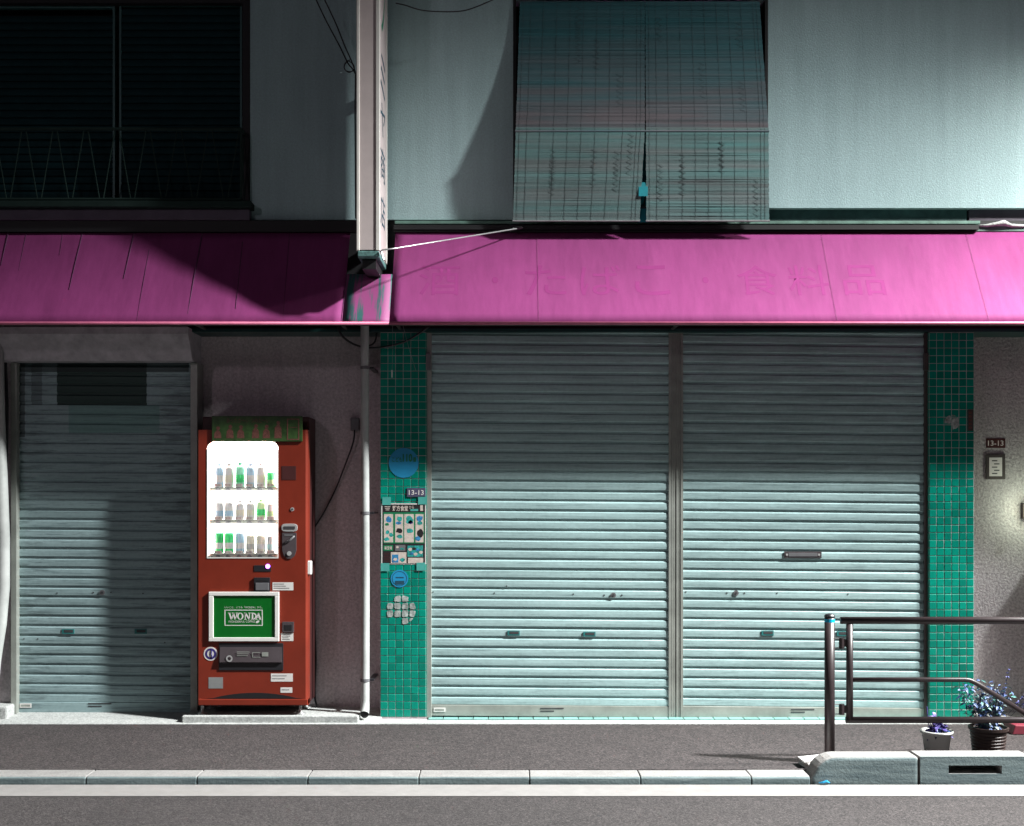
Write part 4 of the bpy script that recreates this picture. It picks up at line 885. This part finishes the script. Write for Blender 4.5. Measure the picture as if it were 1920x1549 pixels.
mb.build('leaves',M['leafp'],pl); mb2.build('pale_leaves',M['leafb'],pl); MB().tube([(c.x-.03,c.y,.13),(c.x-.05,c.y,.2),(c.x-.055,c.y,.285)],.003,5).build('stem',M['leafp'],pl)
c=pot('dark brown ribbed flower pot behind the raised kerb',None,1853,1362,1.12,.100,.085,.172,'potb',8)
pl=thing('potted_plant','tall bushy blue flowering plant in the ribbed brown pot','plant',(c.x,c.y,.15))
L1,L2,L3,PT,SM=MB(),MB(),MB(),MB(),MB()
for k in range(60):       # stems with leaves
    a=rnd.uniform(0,2*math.pi); sp=rnd.uniform(.02,.16); H=rnd.uniform(.09,.27)*(1.1-sp*1.2); tip=Vector((c.x+sp*math.cos(a)-.012,c.y+.7*sp*math.sin(a),.165+H)); b0=Vector((c.x+.04*math.cos(a),c.y+.04*math.sin(a),.15)); mid=(b0+tip)/2+Vector((0,0,.02)); SM.tube([b0,mid,tip],.0016,4)
    for j in range(9):
        f=(j+1)/9; p=(b0*(1-f)**2+mid*2*f*(1-f)+tip*f*f); aa=rnd.uniform(0,6.28); el=rnd.uniform(-.3,.9); tgt=L1 if rnd.random()<.6 else (L2 if rnd.random()<.65 else L3)
        leaf(tgt,p,(math.cos(aa)*math.cos(el),math.sin(aa)*math.cos(el),math.sin(el)),rnd.uniform(.02,.046),rnd.uniform(.010,.021),rnd.uniform(.1,.8),rnd.uniform(-.9,.9))
for (dx,H,ben) in ((.105,.335,.01),(-.085,.245,-.02),(.02,.262,.0),(.06,.22,.03),(-.03,.235,-.01),(.2,.215,.03),(.25,.205,.02)):
    b0=Vector((c.x+dx*.4,c.y,.2)); tip=Vector((c.x+dx+ben,c.y-.01,.165+H)); SM.tube([b0,(b0+tip)/2+Vector((.01,0,.015)),tip],.0014,4)
    for j in range(9):
        f=.45+.55*j/8; p=b0*(1-f)+tip*f
        for q in range(3):
            aa=rnd.uniform(0,6.28); leaf(PT if q else L1,p,(math.cos(aa),math.sin(aa),rnd.uniform(-.1,.7)),rnd.uniform(.010,.019)*(1.25-.5*f),.010,.3,rnd.uniform(-1,1))
L1.build('blue_leaves',M['leafb'],pl); L2.build('teal_leaves',M['leaft'],pl); L3.build('pale_leaves',M['leafw'],pl); PT.build('petals',M['petal'],pl); SM.build('stems',M['stem'],pl)
# folded papers and scraps
np_=thing('newspaper','folded newspapers lying against the end of the raised kerb','newspaper',P(1515,1440,1.4))
zz=0.002
for k,(dx,an) in enumerate(((0,.1),(.012,-.08),(.004,.2),(-.006,.05))):
    cx,cy=PX(1528,1.36)+dx,-1.37; w2,h2=.075,.06; ca,sa=math.cos(an),math.sin(an)
    cor=[(-w2,-h2),(w2,-h2),(w2,h2),(-w2,h2)]; pts=[(cx+a*ca-b_*sa,cy+a*sa+b_*ca) for a,b_ in cor]
    th=.008; vs=[(x,y,zz+.012*(i in(1,2))) for i,(x,y) in enumerate(pts)]+[(x,y,zz+th+.014*(i in(1,2))) for i,(x,y) in enumerate(pts)]
    MB().add(vs,[(0,1,2,3),(4,5,6,7),(0,1,5,4),(1,2,6,5),(2,3,7,6),(3,0,4,7)]).build('folded_sheet',M['paper'] if k!=1 else M['pcream'],np_); zz+=th+.002
sc_=MB().tube([P(1535,1468,1.625),P(1543,1467,1.63),P(1550,1465,1.63),P(1556,1468,1.625)],[.002,.006,.008,.002],5).build('litter_scrap',M['stnavy'] if 0 else M['sky_st']); tag(sc_,'small blue scrap of litter at the foot of the raised kerb','litter')
rd=MB().prism([(PX(1898,.5),.0),(PX(1898,.5)+.02,.06),(PX(1898,.5)+.5,.05),(PX(1898,.5)+.5,0)],'y',-.5,-.3).build('red_ramp',M['redm'],bevel=.006); tag(rd,'red plastic ramp on the pavement at the right edge','ramp')
# added, unseen cover just past the right edge, casts the bulging shadow on the wall
cov=thing('shadow_caster','unseen rounded object beyond the right edge, shaped to cast a shadow on the wall','shadow caster',(4.1,0.0,0))
prf=[(3.74,0.02),(3.68,.25),(3.64,.5),(3.70,.75),(3.71,1.15),(3.78,1.35),(4.2,1.3),(4.7,.95),(4.85,.5),(4.85,.02)]
MB().prism(prf,'y',-.10,.18).build('caster_body',M['rail_dk'],cov,bevel=.05,seg=4)
# wall lamp just past the right edge
wl=thing('wall_lamp','small lit wall lamp at the far right edge','lamp',(PX(1936,-.12),.13,1.38))
lx,lz=PX(1937,-.12),1.395
MB().box(lx-.03,lx+.03,.20,.25,lz-.05,lz+.05).build('lamp_base',M['rail_dk'],wl); MB().lathe([(.02,-.045),(.034,-.03),(.034,.03),(.02,.045)],(lx,.15,lz),14).build('lamp_globe',emit('lamp_glow',(1.0,0.9,0.62),9.0),wl,smooth=True)
pd=bpy.data.lights.new('wall_lamp_light','POINT'); pd.energy=4.2; pd.color=(0.86,1.0,0.78); pd.shadow_soft_size=.05; po=bpy.data.objects.new('wall_lamp_light',pd); COL.objects.link(po); po.location=(lx-.01,.03,lz); setpar(po,wl)
# street lamp and unseen fill lamp fittings
for loc,lab_,px_,ob in ((LAMP_A,'tall street lamp beyond the right edge',(12.0,-3.8),lampA),(LAMP_B,'unseen weak fill lamp across the road behind the viewer',(-7.0,-15.5),lampB),(LAMP_C,'low street lamp on the pavement beyond the right edge',(5.6,-0.5),lampC)):
    e=thing('street_or_fill_lamp',lab_,'street lamp',(px_[0],px_[1],0)); top=loc[2]+.35
    MB().tube([(px_[0],px_[1],-.05),(px_[0],px_[1],top-.2)],[.09,.06],12).build('pole',M['rail_al'],e,smooth=True)
    MB().tube([(px_[0],px_[1],top-.2),(loc[0],loc[1],top)],[.05,.04],10).build('arm',M['rail_al'],e,smooth=True)
    MB().box(loc[0]-.25,loc[0]+.25,loc[1]-.25,loc[1]+.25,top-.03,top+.09).build('lamp_head',M['rail_al'],e,bevel=.03); setpar(ob,e)

scene.render.engine='CYCLES'
scene.render.resolution_x=1024; scene.render.resolution_y=826
